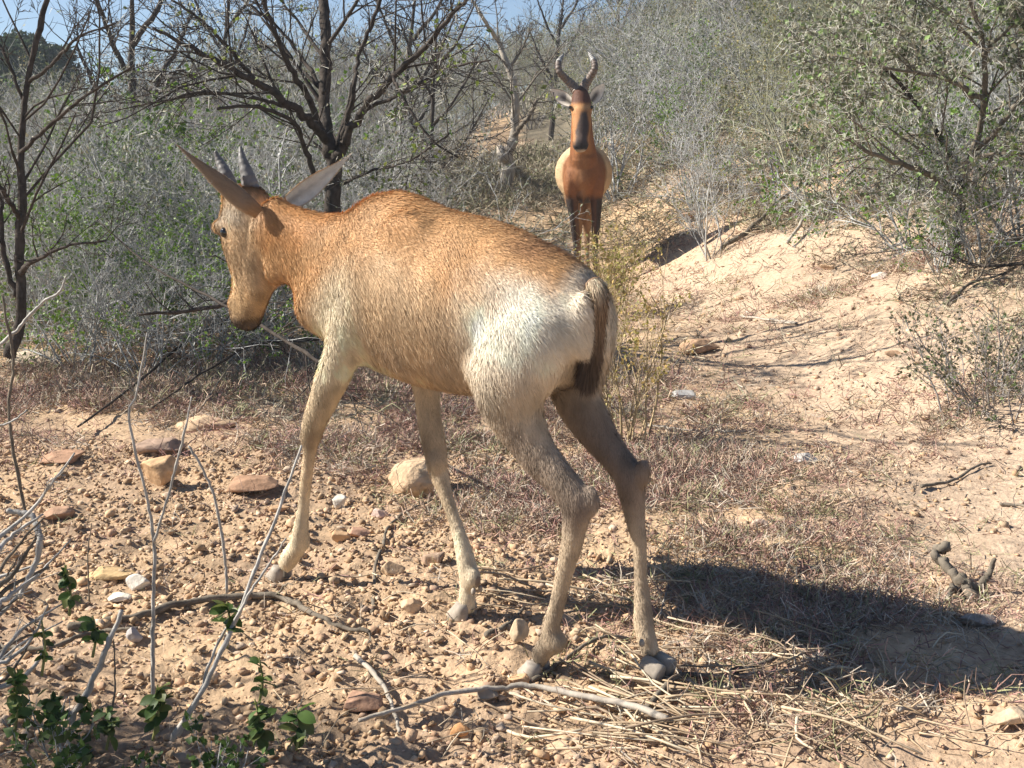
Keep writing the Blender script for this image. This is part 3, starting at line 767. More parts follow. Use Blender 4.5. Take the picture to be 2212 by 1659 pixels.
def band(tv, c):
    w = (np.sin(tv * 2 * math.pi * 19) > 0.2) & (tv > 0.72) & (tv < 0.97)
    return np.where(w[:, None], A(0.40, 0.39, 0.37), np.where((tv > 0.70)[:, None], A(0.06, 0.055, 0.05), c))
for hp in ([(1246, 208, 10.92), (1237, 196, 10.94), (1222, 181, 10.93), (1209, 166, 10.88), (1206, 150, 10.90), (1210, 139, 10.96), (1217, 128, 11.03)],
           [(1259, 208, 10.92), (1264, 194, 10.94), (1275, 177, 10.93), (1284, 161, 10.88), (1284, 147, 10.90), (1278, 135, 10.96), (1271, 123, 11.03)]):
    horn([T(*p) for p in hp], [.045, .040, .034, .030, .027, .022, .008], 16, adult, OA, (.20, .15, .12), (.09, .07, .06), n=110, k=16, amp=0.08, band=band)
for sx in (-1, 1):
    v_, f_ = ellipsoid(T(1255, 243, 10.80) + X * sx * .094, [X, A(0, 1, 0), A(0, 0, 1)], (.018, .022, .016))
    a = Acc(); a.add(v_, f_); part('eye', a.mesh('eye', True, OA), M['eye'], adult)
for p in feet:
    g_ = A(p[0], p[1] - 0.02, float(H(p[0], p[1] - 0.02)) + .036)
    hoof_pair(g_, A(0, -1, 0), A(0, 0, -1), .032, 'hoof', adult, OA)
D = spline(np.array([list(T(1259, 350, 12.2)) + [.03], list(T(1259, 380, 12.26)) + [.025], list(T(1258, 440, 12.25)) + [.04], list(T(1258, 480, 12.22)) + [.015]]), 16)
a = Acc(); add_sweep(a, D[:, :3], D[:, 3], 8, c=(0.06, .045, .04)); part('tail', a.mesh('tail', True, OA), M['hide'], adult)

# ------------------------------------------------------------------ plants: growth
def grow(S0, D0, L, R, nseg, wob, up, taper=0.35):
    n = len(S0); P = [S0]; d = nrm(D0); Ds = [d]; L = np.asarray(L); 
    for k in range(nseg):
        d = nrm(d + wob * rng.normal(size=(n, 3)) + A(0, 0, up))
        P.append(P[-1] + d * (L / nseg)[:, None]); Ds.append(d)
    P = np.stack(P, 1); Ds = np.stack(Ds, 1)
    rr = np.asarray(R)[:, None] * np.linspace(1, taper, nseg + 1)[None]
    return P, Ds, rr
def kids(P, Ds, rr, m, spread, t0, lf, rf, L):
    """m children per branch"""
    n, s, _ = P.shape
    idx = np.repeat(np.arange(n), m); t = t0 + (1 - t0) * rng.random(n * m)
    u = t * (s - 1); i = np.minimum(u.astype(int), s - 2); fr = (u - i)[:, None]
    p = P[idx, i] * (1 - fr) + P[idx, i + 1] * fr; d = Ds[idx, i]; r = rr[idx, i]
    side = nrm(np.cross(d, rng.normal(size=(n * m, 3))))
    nd = nrm(d + side * spread * (0.6 + 0.8 * rng.random((n * m, 1))))
    ln = L[idx] * lf * (0.55 + 0.9 * rng.random(n * m)) * (1.15 - 0.5 * t)
    return p, nd, ln, r * rf
def segs_of(P, rr):
    n, s, _ = P.shape
    return P[:, :-1].reshape(-1, 3), P[:, 1:].reshape(-1, 3), rr[:, :-1].ravel(), rr[:, 1:].ravel()
class Plant:
    def __init__(s): s.seg = []; s.tips = []
    def addP(s, P, rr): s.seg.append(segs_of(P, rr))
    def all(s): return [np.concatenate(x) for x in zip(*s.seg)]
def shrub(h=1.5, stems=7, lean=0.6, levels=((6, .8, .25, .55, .6), (6, .8, .2, .5, .6)), wob=.16, up=.06, r0=.012, nseg=(7, 5, 3, 2), rmin=0.0016, base_r=0.12):
    pl_ = Plant()
    an = rng.random(stems) * 6.283; rr0 = base_r * rng.random(stems)
    S0 = np.stack([np.cos(an) * rr0, np.sin(an) * rr0, np.full(stems, -0.03)], 1)
    D0 = nrm(np.stack([np.cos(an) * lean * rng.random(stems) * 1.3, np.sin(an) * lean * rng.random(stems) * 1.3, np.ones(stems)], 1))
    L = h * (0.7 + 0.4 * rng.random(stems)) ; R = r0 * (0.6 + 0.6 * rng.random(stems))
    P, Ds, rr = grow(S0, D0, L, R, nseg[0], wob, up); pl_.addP(P, rr)
    for k, (m, spread, t0, lf, rf) in enumerate(levels):
        p, d, L, R = kids(P, Ds, rr, m, spread, t0, lf, rf, L)
        R = np.maximum(R, rmin)
        P, Ds, rr = grow(p, d, L, R, nseg[k + 1], wob * 1.3, up); pl_.addP(P, rr)
    pl_.last = (P, Ds)
    return pl_
def leaf_set(last, per, size, palette, keep=1.0, aspect=.32, clump=None, seed=1):
    P, Ds = last; n, s, _ = P.shape
    idx = np.repeat(np.arange(n), per); t = 0.15 + 0.85 * rng.random(n * per); u = t * (s - 1); i = np.minimum(u.astype(int), s - 2); fr = (u - i)[:, None]
    p = P[idx, i] * (1 - fr) + P[idx, i + 1] * fr; d = nrm(Ds[idx, i] * 0.7 + rng.normal(size=(n * per, 3)) * 0.8)
    m = rng.random(len(p)) < keep
    if clump is not None: m &= fbm(p[:, 0] * clump, p[:, 1] * clump, p[:, 2] * clump, seed, 2) > 0.05
    p, d = p[m], d[m]; L = size * (0.6 + 0.8 * rng.random(len(p)))
    V, f = leaves(p, d, L, L * aspect)
    pal = np.array(palette); c = pal[rng.integers(0, len(pal), len(p))] * (0.75 + 0.5 * rng.random((len(p), 1)))
    return V, f, np.repeat(c, 4, 0)
GREENS = [(0.10, 0.20, 0.025), (0.15, 0.26, 0.03), (0.20, 0.30, 0.05), (0.12, 0.19, 0.04)]
GREYG = [(0.16, 0.18, 0.11), (0.20, 0.22, 0.14), (0.13, 0.16, 0.08), (0.24, 0.22, 0.15)]
OLIVE = [(0.20, 0.22, 0.06), (0.27, 0.25, 0.07), (0.15, 0.17, 0.06), (0.30, 0.24, 0.09)]
BROWNL = [(0.24, 0.17, 0.09), (0.30, 0.22, 0.12), (0.20, 0.17, 0.10), (0.17, 0.19, 0.08)]
def make_shrub(pl_, name, stem_mat, leafargs=None, k=3, loc=(0, 0, -50)):
    root = empty(name, loc)
    P0, P1, R0, R1 = pl_.all()
    a = Acc(); V, f = prisms(P0, P1, R0, R1, k); a.add(V, f)
    part('stems', a.mesh('stems'), stem_mat, root)
    if leafargs:
        V, f, c = leaf_set(pl_.last, **leafargs)
        part('foliage', mesh_from('foliage', V, [f], c), M['leaf'], root)
    return root
L3 = ((6, .85, .15, .5, .6), (6, .9, .15, .5, .6), (4, .9, .1, .5, .7))
protos = {}
def P_(key, n, fn): protos[key] = [fn() for _ in range(n)]
P_('grey', 4, lambda: make_shrub(shrub(1.9, 9, .75, L3, .15, .05, .015, (7, 5, 4, 2), .0022), 'bare_shrub', M['twig_grey'], dict(per=2, size=.03, palette=GREYG, keep=.9)))
P_('brown', 3, lambda: make_shrub(shrub(2.1, 8, .6, L3, .15, .06, .018, (7, 5, 4, 2), .0028), 'bare_shrub', M['twig_brown'], dict(per=1, size=.03, palette=BROWNL, keep=.5)))
P_('dull', 3, lambda: make_shrub(shrub(2.0, 9, .7, L3, .15, .05, .015, (7, 5, 4, 2), .0023), 'bare_shrub', M['twig_olive'], dict(per=3, size=.028, palette=GREYG + OLIVE, keep=.8)))
P_('green', 3, lambda: make_shrub(shrub(1.5, 9, .8, L3, .17, .03, .012, (7, 5, 3, 2), .002), 'leafy_shrub', M['twig_grey'], dict(per=5, size=.028, palette=GREENS, keep=.85, clump=1.5, aspect=.42)))
P_('olive', 2, lambda: make_shrub(shrub(1.6, 9, .7, L3, .16, .05, .012, (7, 5, 3, 2), .0024), 'leafy_shrub', M['twig_grey'], dict(per=2, size=.03, palette=OLIVE, keep=.7, clump=3.0)))
used = set()
def allow(x, y):
    """how high the scrub grows here: low on the left, where the sky opens, taller up the hill"""
    px = 1106 + x / y * F
    yy = np.interp(px, [-100, 120, 330, 420, 700, 1250, 1400, 1500], [150, 190, 200, 120, 95, 70, 20, -200])
    return CAMZ + (330 - yy) * y / F
PH = {}
def put(key, x, y, s, label, group, cat='shrub', rz=None, z=None, sz=None):
    i = int(rng.integers(0, len(protos[key]))); src = protos[key][i]
    if (key, i) not in used: used.add((key, i)); o = src
    else: o = copy_tree(src)
    if src.name not in PH:
        me_ = KIDS[src.name][0].data; co = np.zeros(len(me_.vertices) * 3, np.float32); me_.vertices.foreach_get('co', co); PH[src.name] = float(np.quantile(co[2::3], .985))
    g0 = float(H0(x, y))
    if y > 7: s = min(s, max(.28, (allow(x, y) - g0) / PH[src.name] * (.85 + .3 * rng.random())))
    o.location = (x, y, g0 if z is None else z)
    o.rotation_euler = (0, 0, rng.random() * 6.28 if rz is None else rz)
    o.scale = (s, s, sz or s)
    tag(o, label, cat, group)
    return o
def in_view(x, y): return abs(x) < y * 0.46 + 2.2
def clear(x, y):
    """the path and bank stay open"""
    if y < 7: return True
    if -1.15 < x < 1.9 and y < 9.6: return True
    if -0.75 < x < 1.5 and y < 11.5: return True
    if y < 8.8 and 0.5 < x < 2.9: return True
    if y < 26:
        cxp = -0.015 * y * 1 + 0.05 if y > 11 else 0
        if y >= 9.6 and abs(x - (-0.16 - 0.012 * (y - 11))) < 1.25: return True
    return False
cells = []
y = 7.4
while y < 46:
    step = 0.95 + (y - 7) * 0.035
    x = -(y * 0.46 + 1.5)
    while x < y * 0.46 + 1.5:
        xx, yy = x + rng.normal() * step * .3, y + rng.normal() * step * .3
        if not clear(xx, yy): cells.append((xx, yy))
        x += step * 1.12
    y += step * .95
print('shrub cells', len(cells))
for (x, y) in cells:
    g = fbm(x * .35, y * .3, 0, 61, 2)
    left = x < -0.6
    if y < 13 and left:
        k_ = 'green' if g > -0.25 else ('grey' if rng.random() < .7 else 'brown')
        s = 0.78 + .25 * rng.random()
        if k_ == 'green': put(k_, x, y, s, 'green leafed scrub bush in the thicket left of the calf', 'green leafy bushes on the left')
        else: put(k_, x, y, s, 'grey leafless bush in the thicket left of the path', 'bare bushes left of the path')
    elif y < 17 and not left:
        k_ = 'grey' if rng.random() < .62 else ('olive' if rng.random() < .6 else 'green')
        s = 0.62 + .2 * rng.random() if y < 13 else .9 + .2 * rng.random()
        if k_ == 'grey': put(k_ if rng.random() < .5 else 'dull', x, y, s, 'tangled grey twiggy bush on the bank behind the adult antelope', 'grey bushes on the right bank')
        else: put(k_, x, y, s, 'grey green small leafed bush on the bank right of the adult', 'leafy bushes on the right bank')
    else:
        k_ = 'brown' if rng.random() < .40 else ('grey' if rng.random() < .42 else ('dull' if rng.random() < .75 else 'olive'))
        s = 1.05 + .35 * rng.random()
        if left: s *= .9 - .12 * smooth(-x, 4, 12)
        put(k_, x, y, s, 'leafless grey brown scrub bush on the far wooded hillside', 'bare scrub covering the hillside')

# ------------------------------------------------------------------ traced trees
def tube_tree(limbs, origin, name, mats, levels, wob=.14, up=.03, rmin=.0016, nseg=(5, 4, 3, 2), leafargs=None, thorns=0, k=8, rough=.06, limb_kids=6):
    """limbs: list of lists of (px,py,Y,r). The first is the trunk."""
    root = empty(name, origin)
    a = Acc(); b = Acc(); pl_ = Plant(); allP = []
    for li, lm in enumerate(limbs):
        D = spline(np.array([list(at(r[0], r[1], r[2])) + [r[3]] for r in lm]), max(14, len(lm) * 7))
        jit = np.stack([vnoise(np.arange(len(D)) * .7, li * 7.7 + kk, 0, 9) for kk in range(3)], 1) * D[:, 3:4] * (0.3 if li == 0 else .8)
        D[1:-1, :3] += jit[1:-1]
        add_sweep(a if li == 0 else b, D[:, :3], D[:, 3], k, rough=rough)
        Ds = nrm(np.gradient(D[:, :3], axis=0)); allP.append((D[None, :, :3], Ds[None], D[None, :, 3], np.array([np.linalg.norm(np.diff(D[:, :3], axis=0), axis=1).sum()])))
    part('trunk', a.mesh('trunk', True, origin), mats[0], root)
    ps = []
    for (P, Ds, rr, L) in allP:
        ps.append(kids(P, Ds, rr * .9, limb_kids, .9, .25, .5, .45, np.minimum(L, 1.8)))
    p, d, L, R = [np.concatenate(x) for x in zip(*ps)]
    R = np.clip(R, rmin * 1.6, .018)
    P, Ds, rr = grow(p, d, L, R, nseg[0], wob, up); pl_.addP(P, rr)
    for kx_, (m, spread, t0, lf_, rf) in enumerate(levels):
        p, d, L, R = kids(P, Ds, rr, m, spread, t0, lf_, rf, L); R = np.maximum(R, rmin)
        P, Ds, rr = grow(p, d, L, R, nseg[kx_ + 1], wob * 1.3, up); pl_.addP(P, rr)
    P0, P1, R0, R1 = pl_.all(); V, f = prisms(P0, P1, R0, R1, 4); b.add(V, f)
    crown = part('crown', b.mesh('crown', False, origin), mats[1], root)
    if leafargs:
        V, f, c = leaf_set((P, Ds), **leafargs)
        part('foliage', mesh_from('foliage', V - np.asarray(origin), [f], c), M['leaf'], root)
    if thorns:
        i = rng.integers(0, len(P0), thorns); tP = P0[i] * .5 + P1[i] * .5; td = nrm(rng.normal(size=(thorns, 3)) + A(0, 0, .2)); tl = .03 + .04 * rng.random(thorns)
        V, f = prisms(tP, tP + td * tl[:, None], np.full(thorns, .0016), np.full(thorns, .0005), 3)
        part('thorns', mesh_from('thorns', V - np.asarray(origin), [f], None), M['thorn'], root)
    return root
TY = 6.6
og = at(718, 700, TY); og[2] = float(H(og[0], og[1]))
pyb = 330 + (CAMZ - og[2]) * F / TY
tree = tube_tree([
    [(722, pyb + 8, TY, 0.070), (718, 560, TY, 0.049), (716, 440, TY, 0.043), (722, 370, TY, 0.041), (710, 310, TY, 0.038), (703, 240, TY + .1, 0.033), (702, 150, TY + .15, 0.031), (704, 70, TY + .2, 0.030), (696, -30, TY + .3, 0.028), (700, -140, TY + .3, 0.023)],
    [(716, 330, TY, 0.030), (690, 285, TY - .1, 0.025), (640, 238, TY - .3, 0.021), (560, 182, TY - .5, 0.018), (500, 150, TY - .6, 0.015), (430, 112, TY - .7, 0.011), (330, 60, TY - .8, 0.007)],
    [(698, 300, TY, 0.021), (668, 220, TY - .15, 0.018), (630, 150, TY - .3, 0.015), (590, 60, TY - .4, 0.011), (560, -30, TY - .5, 0.008)],
    [(722, 350, TY, 0.028), (745, 300, TY - .15, 0.023), (782, 240, TY - .3, 0.020), (850, 165, TY - .5, 0.016), (930, 85, TY - .7, 0.013), (1000, 5, TY - .8, 0.010), (1040, -50, TY - .8, 0.008)],
    [(735, 320, TY, 0.020), (752, 250, TY - .1, 0.015), (764, 190, TY - .2, 0.012), (775, 120, TY - .1, 0.011), (805, 50, TY - .1, 0.011), (828, -20, TY - .1, 0.011)],
    [(690, 400, TY, 0.016), (660, 330, TY - .1, 0.014), (640, 270, TY - .3, 0.011), (560, 230, TY - .6, 0.009), (470, 235, TY - .9, 0.007)],
    [(700, 200, TY + .1, 0.015), (655, 130, TY + .3, 0.011), (600, 60, TY + .4, 0.008), (540, 10, TY + .4, 0.006)],
    [(560, 182, TY - .5, 0.011), (490, 100, TY - .6, 0.009), (430, 40, TY - .7, 0.007), (370, 0, TY - .7, 0.005)],
    [(640, 238, TY - .3, 0.011), (560, 215, TY - .5, 0.009), (430, 200, TY - .7, 0.007), (330, 230, TY - .8, 0.004)],
    [(850, 165, TY - .5, 0.009), (870, 210, TY - .6, 0.007), (930, 300, TY - .7, 0.006), (990, 340, TY - .7, 0.004)],
    [(782, 240, TY - .3, 0.010), (870, 200, TY - .5, 0.008), (960, 150, TY - .6, 0.006), (1060, 130, TY - .7, 0.004)],
    [(735, 400, TY, 0.008), (800, 370, TY - .3, 0.007), (880, 350, TY - .5, 0.005), (970, 290, TY - .7, 0.004)]],
    og, 'thorn_tree', (M['bark_dark'], M['bark_dark']), ((5, .9, .2, .5, .55), (4, .9, .15, .5, .6)), limb_kids=7,
    leafargs=dict(per=2, size=.028, palette=[(0.20, 0.26, 0.05), (0.26, 0.30, 0.07), (0.15, 0.2, 0.05)], keep=.35, clump=2.6), thorns=1500)
tag(tree, 'dark forked thorn tree with spreading branches rising behind the calf', 'tree')
YL = 5.2
og = at(40, 760, YL); og[2] = float(H(og[0], og[1]))
sap = tube_tree([
    [(20, 770, YL, .028), (44, 690, YL, .022), (40, 560, YL, .021), (48, 430, YL, .019), (45, 330, YL, .016), (60, 180, YL, .012), (85, 60, YL, .013), (120, -60, YL, .009)],
    [(42, 330, YL, .010), (110, 270, YL - .2, .008), (180, 210, YL - .3, .006), (290, 140, YL - .4, .004)],
    [(120, -60, YL, .010), (200, -200, 4.9, .010), (330, -330, 4.5, .009), (430, -390, 4.3, .006)],
    [(60, 180, YL, .009), (120, 130, YL - .1, .007), (170, 80, YL - .2, .005), (250, 50, YL - .2, .003)],
    [(46, 470, YL, .012), (10, 420, YL - .2, .010), (-40, 350, YL - .3, .008)],
    [(42, 590, YL, .014), (80, 560, YL - .2, .010), (150, 530, YL - .3, .006), (230, 520, YL - .3, .004)],
    [(35, 640, YL, .012), (5, 540, YL, .012), (0, 430, YL, .009), (-30, 300, YL, .008)],
    [(56, 230, YL, .008), (20, 140, YL, .006), (-20, 60, YL, .004)]],
    og, 'sapling', (M['bark_dark'], M['bark_dark']), ((4, .9, .2, .5, .55), (3, .9, .2, .5, .6)), limb_kids=8, rmin=.0015)
tag(sap, 'thin dark leafless sapling standing at the left edge', 'tree')
YP = 16.0
og = at(1100, 330, YP); og[2] = float(H(og[0], og[1])) 
pyb = 330 - (og[2] - CAMZ) * F / YP
pale = tube_tree([
    [(1094, pyb + 8, YP, .10), (1098, 330, YP, .075), (1110, 290, YP, .060), (1113, 230, YP, .055), (1108, 175, YP, .045), (1092, 130, YP, .040), (1076, 90, YP, .032), (1050, 50, YP - .3, .025), (1020, 0, YP - .5, .018)],
    [(1110, 290, YP, .035), (1135, 262, YP - .2, .030), (1160, 215, YP - .3, .02)],
    [(1100, 150, YP, .02), (1125, 110, YP, .015), (1150, 60, YP, .01)]],
    og, 'dead_tree', (M['bark_pale'], M['bark_mid']), ((4, .9, .2, .5, .55), (3, .9, .2, .5, .6)), limb_kids=7, rmin=.004)
tag(pale, 'pale barkless leaning dead tree beside the far path', 'tree')
# darker trees further back on the left and middle
def back_tree(px, pyt, Y, r, label, lean=0):
    ob = at(px, 300, Y); ob[2] = float(H(ob[0], ob[1]))
    pyb = 330 - (ob[2] - CAMZ) * F / Y
    hgt = pyb - pyt
    r = r * .62
    L = [[(px, pyb + 6, Y, r), (px + lean * .2, pyb - hgt * .3, Y, r * .8), (px + lean * .5, pyb - hgt * .6, Y, r * .6), (px + lean, pyt, Y, r * .25)]]
    for q_ in range(5):
        t = .25 + .12 * q_; sx = (-1) ** q_ * (60 + 60 * rng.random()) * 14 / Y
        x0 = px + lean * t; y0 = pyb - hgt * t
        L.append([(x0, y0, Y, r * .5), (x0 + sx * .5, y0 - hgt * .14, Y - .3, r * .38), (x0 + sx, y0 - hgt * .36, Y + .4 * (-1) ** q_, r * .2)])
    t_ = tube_tree(L, ob, 'bare_tree', (M['bark_dark'], M['bark_dark']), ((4, .8, .2, .5, .55), (4, .9, .2, .5, .6)), limb_kids=6, rmin=.004)
    tag(t_, label, 'tree')
back_tree(285, -60, 12.5, .10, 'bare dark tree with twin crown left of the thorn tree, against the sky', 0)
back_tree(470, -70, 16, .08, 'bare grey tree standing behind the thorn tree spreading left limb', 30)
back_tree(860, -40, 15, .08, 'bare slender tree behind the thorn tree right limb', 40)
back_tree(925, 20, 13, .05, 'thin upright bare tree right of the thorn tree, left of the path', 20)
back_tree(1190, -30, 24, .09, 'leafless tree on the skyline above the pale dead tree', 30)
back_tree(1330, -60, 26, .09, 'leafless tree on the skyline above the adult antelope horns', 10)
# round evergreen at the top left
ob = at(60, 250, 30); ob[2] = float(H0(ob[0], ob[1]))
ev = empty('evergreen_tree', ob)
ctr = at(55, 165, 30)
n = 26000; u = nrm(rng.normal(size=(n, 3))); rad = (1 + 0.28 * fbm(u[:, 0] * 3, u[:, 1] * 3, u[:, 2] * 3, 44, 3)) * (0.55 + 0.45 * rng.random(n) ** .4)
P = ctr + u * rad[:, None] * A(1.25, 1.3, .85)
V, f = leaves(P, nrm(u + rng.normal(size=(n, 3))), np.full(n, .11), np.full(n, .035))
c = A(0.05, 0.075, 0.035) * (0.6 + .8 * rng.random((n, 1)))
part('crown', mesh_from('crown', V - ob, [f], np.repeat(c, 4, 0)), M['leaf'], ev)
a = Acc(); add_sweep(a, np.array([ob - A(0, 0, .1), ob * .5 + ctr * .5, ctr + A(0, 0, .6)]), [.14, .11, .04], 8); part('trunk', a.mesh('trunk', True, ob), M['bark_dark'], ev)
tag(ev, 'dark rounded evergreen tree on the skyline at upper left', 'tree')

# right hand thorn shrub with long arching branches
YR = 6.4
og = at(2060, 420, YR + .6); og[2] = float(H(og[0], og[1])); pyb = 330 - (og[2] - CAMZ) * F / (YR + .6)
rt = tube_tree([
    [(2060, pyb + 6, YR + .6, 0.034), (2070, 470, YR + .6, 0.027), (2075, 400, YR + .5, 0.023), (2050, 330, YR + .4, 0.018), (1960, 200, YR + .3, 0.012), (1850, 90, YR + .2, 0.007)],
    [(2075, 420, YR + .5, 0.019), (1990, 370, YR + .2, 0.016), (1880, 330, YR, 0.011), (1790, 270, YR, 0.006)],
    [(2075, 400, YR + .5, 0.020), (2110, 300, YR + .4, 0.018), (2130, 200, YR + .2, 0.016), (2120, 80, YR + .1, 0.014), (2080, -40, YR, 0.011)],
    [(2130, 220, YR + .2, 0.016), (2040, 170, YR, 0.011), (1930, 150, YR - .1, 0.007), (1800, 120, YR - .1, 0.004)],
    [(2110, 320, YR + .3, 0.016), (2170, 260, YR, 0.014), (2230, 150, YR - .1, 0.012), (2260, 40, YR - .1, 0.010)],
    [(2120, 120, YR + .1, 0.011), (2180, 60, YR, 0.008), (2240, -20, YR, 0.007)],
    [(2060, 360, YR + .4, 0.011), (2150, 330, YR, 0.008), (2260, 350, YR - .3, 0.006)],
    [(1960, 200, YR + .3, 0.007), (1960, 100, YR + .2, 0.005), (1980, 0, YR + .2, 0.004)]],
    og, 'thorn_bush', (M['bark_dark'], M['bark_mid']), ((5, .9, .15, .55, .55), (4, .9, .15, .5, .6)), limb_kids=12,
    leafargs=dict(per=5, size=.028, palette=GREYG + [(0.3, 0.36, 0.2), (.2, .3, .1)], keep=.9), thorns=9000)
tag(rt, 'large dark limbed thorn bush arching over the bank at the right edge', 'tree')
def place_px(key, px, py, s, label, group=None, rz=None, name=None):
    p = gpt(px, py)
    return put(key, p[0], p[1], s, label, group, rz=rz)
for q_, (x, y, s, lab) in enumerate([
    (2.55, 7.7, .80, 'green bush growing through the foot of the large right thorn bush'),
    (3.05, 6.1, .55, 'green bush spreading low over the bank at the right edge'),
    (2.45, 6.9, .45, 'small green bush at the tip of the right thicket above bare soil'),
    (4.1, 7.6, 1.0, 'tall green bush just inside the right edge behind the others'),
    (2.95, 7.0, .75, 'bright green leafed bush low under the large right thorn bush'),
    (3.45, 6.6, .80, 'green leafed bush at the right edge above the sandy bank'),
    (3.3, 8.2, 1.0, 'green bush behind the large right thorn bush')]):
    o = put('green', x, y, s, lab, None)
for q_, (x, y, s, lab) in enumerate([
    (2.6, 6.7, .42, 'low grey twiggy bush spilling over the right bank edge'),
    (3.1, 6.0, .40, 'grey twiggy bush at the bank foot near the right edge')]):
    o = put('grey', x, y, s, lab, None)
# left thicket close behind the calf head
for q_, (px, Y, s, kk, lab) in enumerate([
    (60, 6.6, .62, 'green', 'green leafed bush at the left edge behind the thin sapling'),
    (230, 6.2, .62, 'green', 'green leafed bush between the sapling and the calf ear'),
    (390, 6.0, .58, 'green', 'green leafed bush just left of the calf head'),
    (330, 6.9, .75, 'grey', 'pale grey dry bush above the green one left of the calf horns'),
    (560, 6.6, .66, 'grey', 'dense pale grey bush directly behind the calf horns'),
    (860, 7.2, .66, 'grey', 'grey twiggy bush right of the thorn tree trunk behind the calf'),
    (900, 11.0, .60, 'grey', 'grey bush left of the path beyond the calf back'),
    (150, 5.7, .50, 'green', 'low green bush nearest the sapling, above the dry litter'),
    (300, 5.5, .46, 'green', 'low green bush nearest the calf muzzle on its left'),
    (440, 5.8, .50, 'green', 'green bush filling the gap beside the calf forehead'),
    (520, 6.3, .55, 'green', 'green bush behind the calf throat and muzzle'),
    (130, 7.4, .8, 'grey', 'tall grey bush behind the left green bushes')]):
    put(kk, (px - 1106) / F * Y, Y, s, lab, None)
# yellow green wispy bush standing behind the rump, in front of the adult's legs
wb = make_shrub(shrub(.60, 16, .45, ((5, .6, .2, .5, .6), (4, .6, .2, .5, .7)), .09, .07, .006, (7, 4, 3), .0010, .09), 'wispy_bush', M['twig_dry'],
                dict(per=4, size=.015, palette=[(0.42, 0.35, 0.10), (0.32, 0.29, 0.08), (0.48, 0.34, 0.12)], keep=.9))
wb.location = (0.44, 4.5, float(H(.44, 4.5))); tag(wb, 'wispy yellow green bush beside the calf rump on the path edge', 'shrub')
wb2 = make_shrub(shrub(.52, 20, .5, ((5, .6, .2, .5, .6), (4, .6, .2, .5, .7)), .09, .07, .006, (7, 4, 3), .0014, .14), 'wispy_bush', M['twig_dry'],
                dict(per=4, size=.022, palette=[(0.34, 0.31, 0.08), (0.27, 0.27, 0.07), (0.36, 0.27, 0.10)], keep=.8))
wb2.location = (0.72, 8.3, float(H(.72, 8.3))); tag(wb2, 'yellow green bush hiding the adult antelope feet', 'shrub')
# small dark shrub at right on the path edge
rs = make_shrub(shrub(.34, 26, 1.3, ((6, .8, .2, .5, .6), (4, .8, .2, .5, .7)), .14, .03, .004, (6, 4, 3), .0011, .2), 'low_shrub', M['twig_brown'],
                dict(per=3, size=.014, palette=[(0.12, 0.12, 0.06), (0.10, 0.14, 0.05), (0.17, 0.14, 0.09)], keep=.9))
p = gpt(2150, 880); rs.location = p; rs.scale = (1.15, 1.15, 1.1)
tag(rs, 'small dark cushion shrub on the sandy ground at the right edge', 'shrub')
# off to the left, throwing its dappled shade over the near corner
for q_, (x, y, s) in enumerate([(-2.62, 1.92, 1.0), (-2.45, 1.62, .95)]):
    o = put('dull', x, y, s * .8, 'bush just outside the left edge', 'bushes left of the frame')

# ------------------------------------------------------------------ fallen branches, twigs (each a thing)
def stick(name, rows, matl, label, cat='branch', k=7, sub=0, ground=True, group=None, sublen=.25, rough=.1, n=None, wig=.6):
    """rows: px, py, Y or None (=on the ground), r, [lift]"""
    P = []
    for r in rows:
        if r[2] is None:
            p = gpt(r[0], r[1]); p[2] += r[3] * .7 + (r[4] if len(r) > 4 else 0)
        else: p = at(r[0], r[1], r[2])
        P.append(list(p) + [r[3]])
    P = np.array(P); nn = n or max(12, len(P) * 7)
    D = spline(P, nn); sd = rng.random() * 100
    jit = np.stack([vnoise(np.arange(nn) * .8, sd + kk * 9, 0, 9) for kk in range(3)], 1) * D[:, 3:4] * wig
    D[1:, :3] += jit[1:]
    D[:, 3] *= 1 + .12 * vnoise(np.arange(nn) * 1.1, sd, 0, 4)
    a = Acc(); add_sweep(a, D[:, :3], D[:, 3], k, rough=rough)
    if sub:
        Ds = nrm(np.gradient(D[:, :3], axis=0)); Ltot = np.linalg.norm(np.diff(D[:, :3], axis=0), axis=1).sum()
        p, d, L, R = kids(D[None, :, :3], Ds[None], D[None, :, 3], sub, .8, .1, sublen, .45, np.array([Ltot]))
        Pq, Dq, rq = grow(p, d, L, np.maximum(R, .0012), 5, .18, 0)
        V, f = prisms(*segs_of(Pq, rq), 4); a.add(V, f)
        p, d, L, R = kids(Pq, Dq, rq, 3, .8, .1, .5, .6, L)
        Pq, Dq, rq = grow(p, d, L, np.maximum(R, .0009), 3, .2, 0)
        V, f = prisms(*segs_of(Pq, rq), 3); a.add(V, f)
    og_ = D[0, :3]
    o = obj(name, a.mesh(name, True, og_), matl, None, og_)
    return tag(o, label, cat, group)
stick('fallen_branch', [(215, 480, 5.0, .002), (320, 570, 4.8, .004), (450, 640, 4.5, .005), (560, 700, 4.2, .006), (680, 775, 3.9, .007), (735, 812, 3.8, .006)], M['bark_dark'], 'long dark fallen branch slanting down from left behind the calf muzzle', sub=16, sublen=.28)
stick('fallen_branch', [(170, 945, None, .004, .03), (290, 870, None, .006, .06), (400, 790, None, .008, .10), (500, 745, None, .010, .14), (640, 700, None, .010, .16)], M['bark_dark'], 'thin dark fallen branch arching up right across the left ground', sub=10, sublen=.22)
stick('fallen_branch', [(330, 900, None, .004, .03), (450, 850, None, .006, .10), (560, 810, None, .007, .14), (690, 800, None, .008, .14)], M['bark_dark'], 'slender dark branch low between muzzle and near front leg', sub=9, sublen=.25)
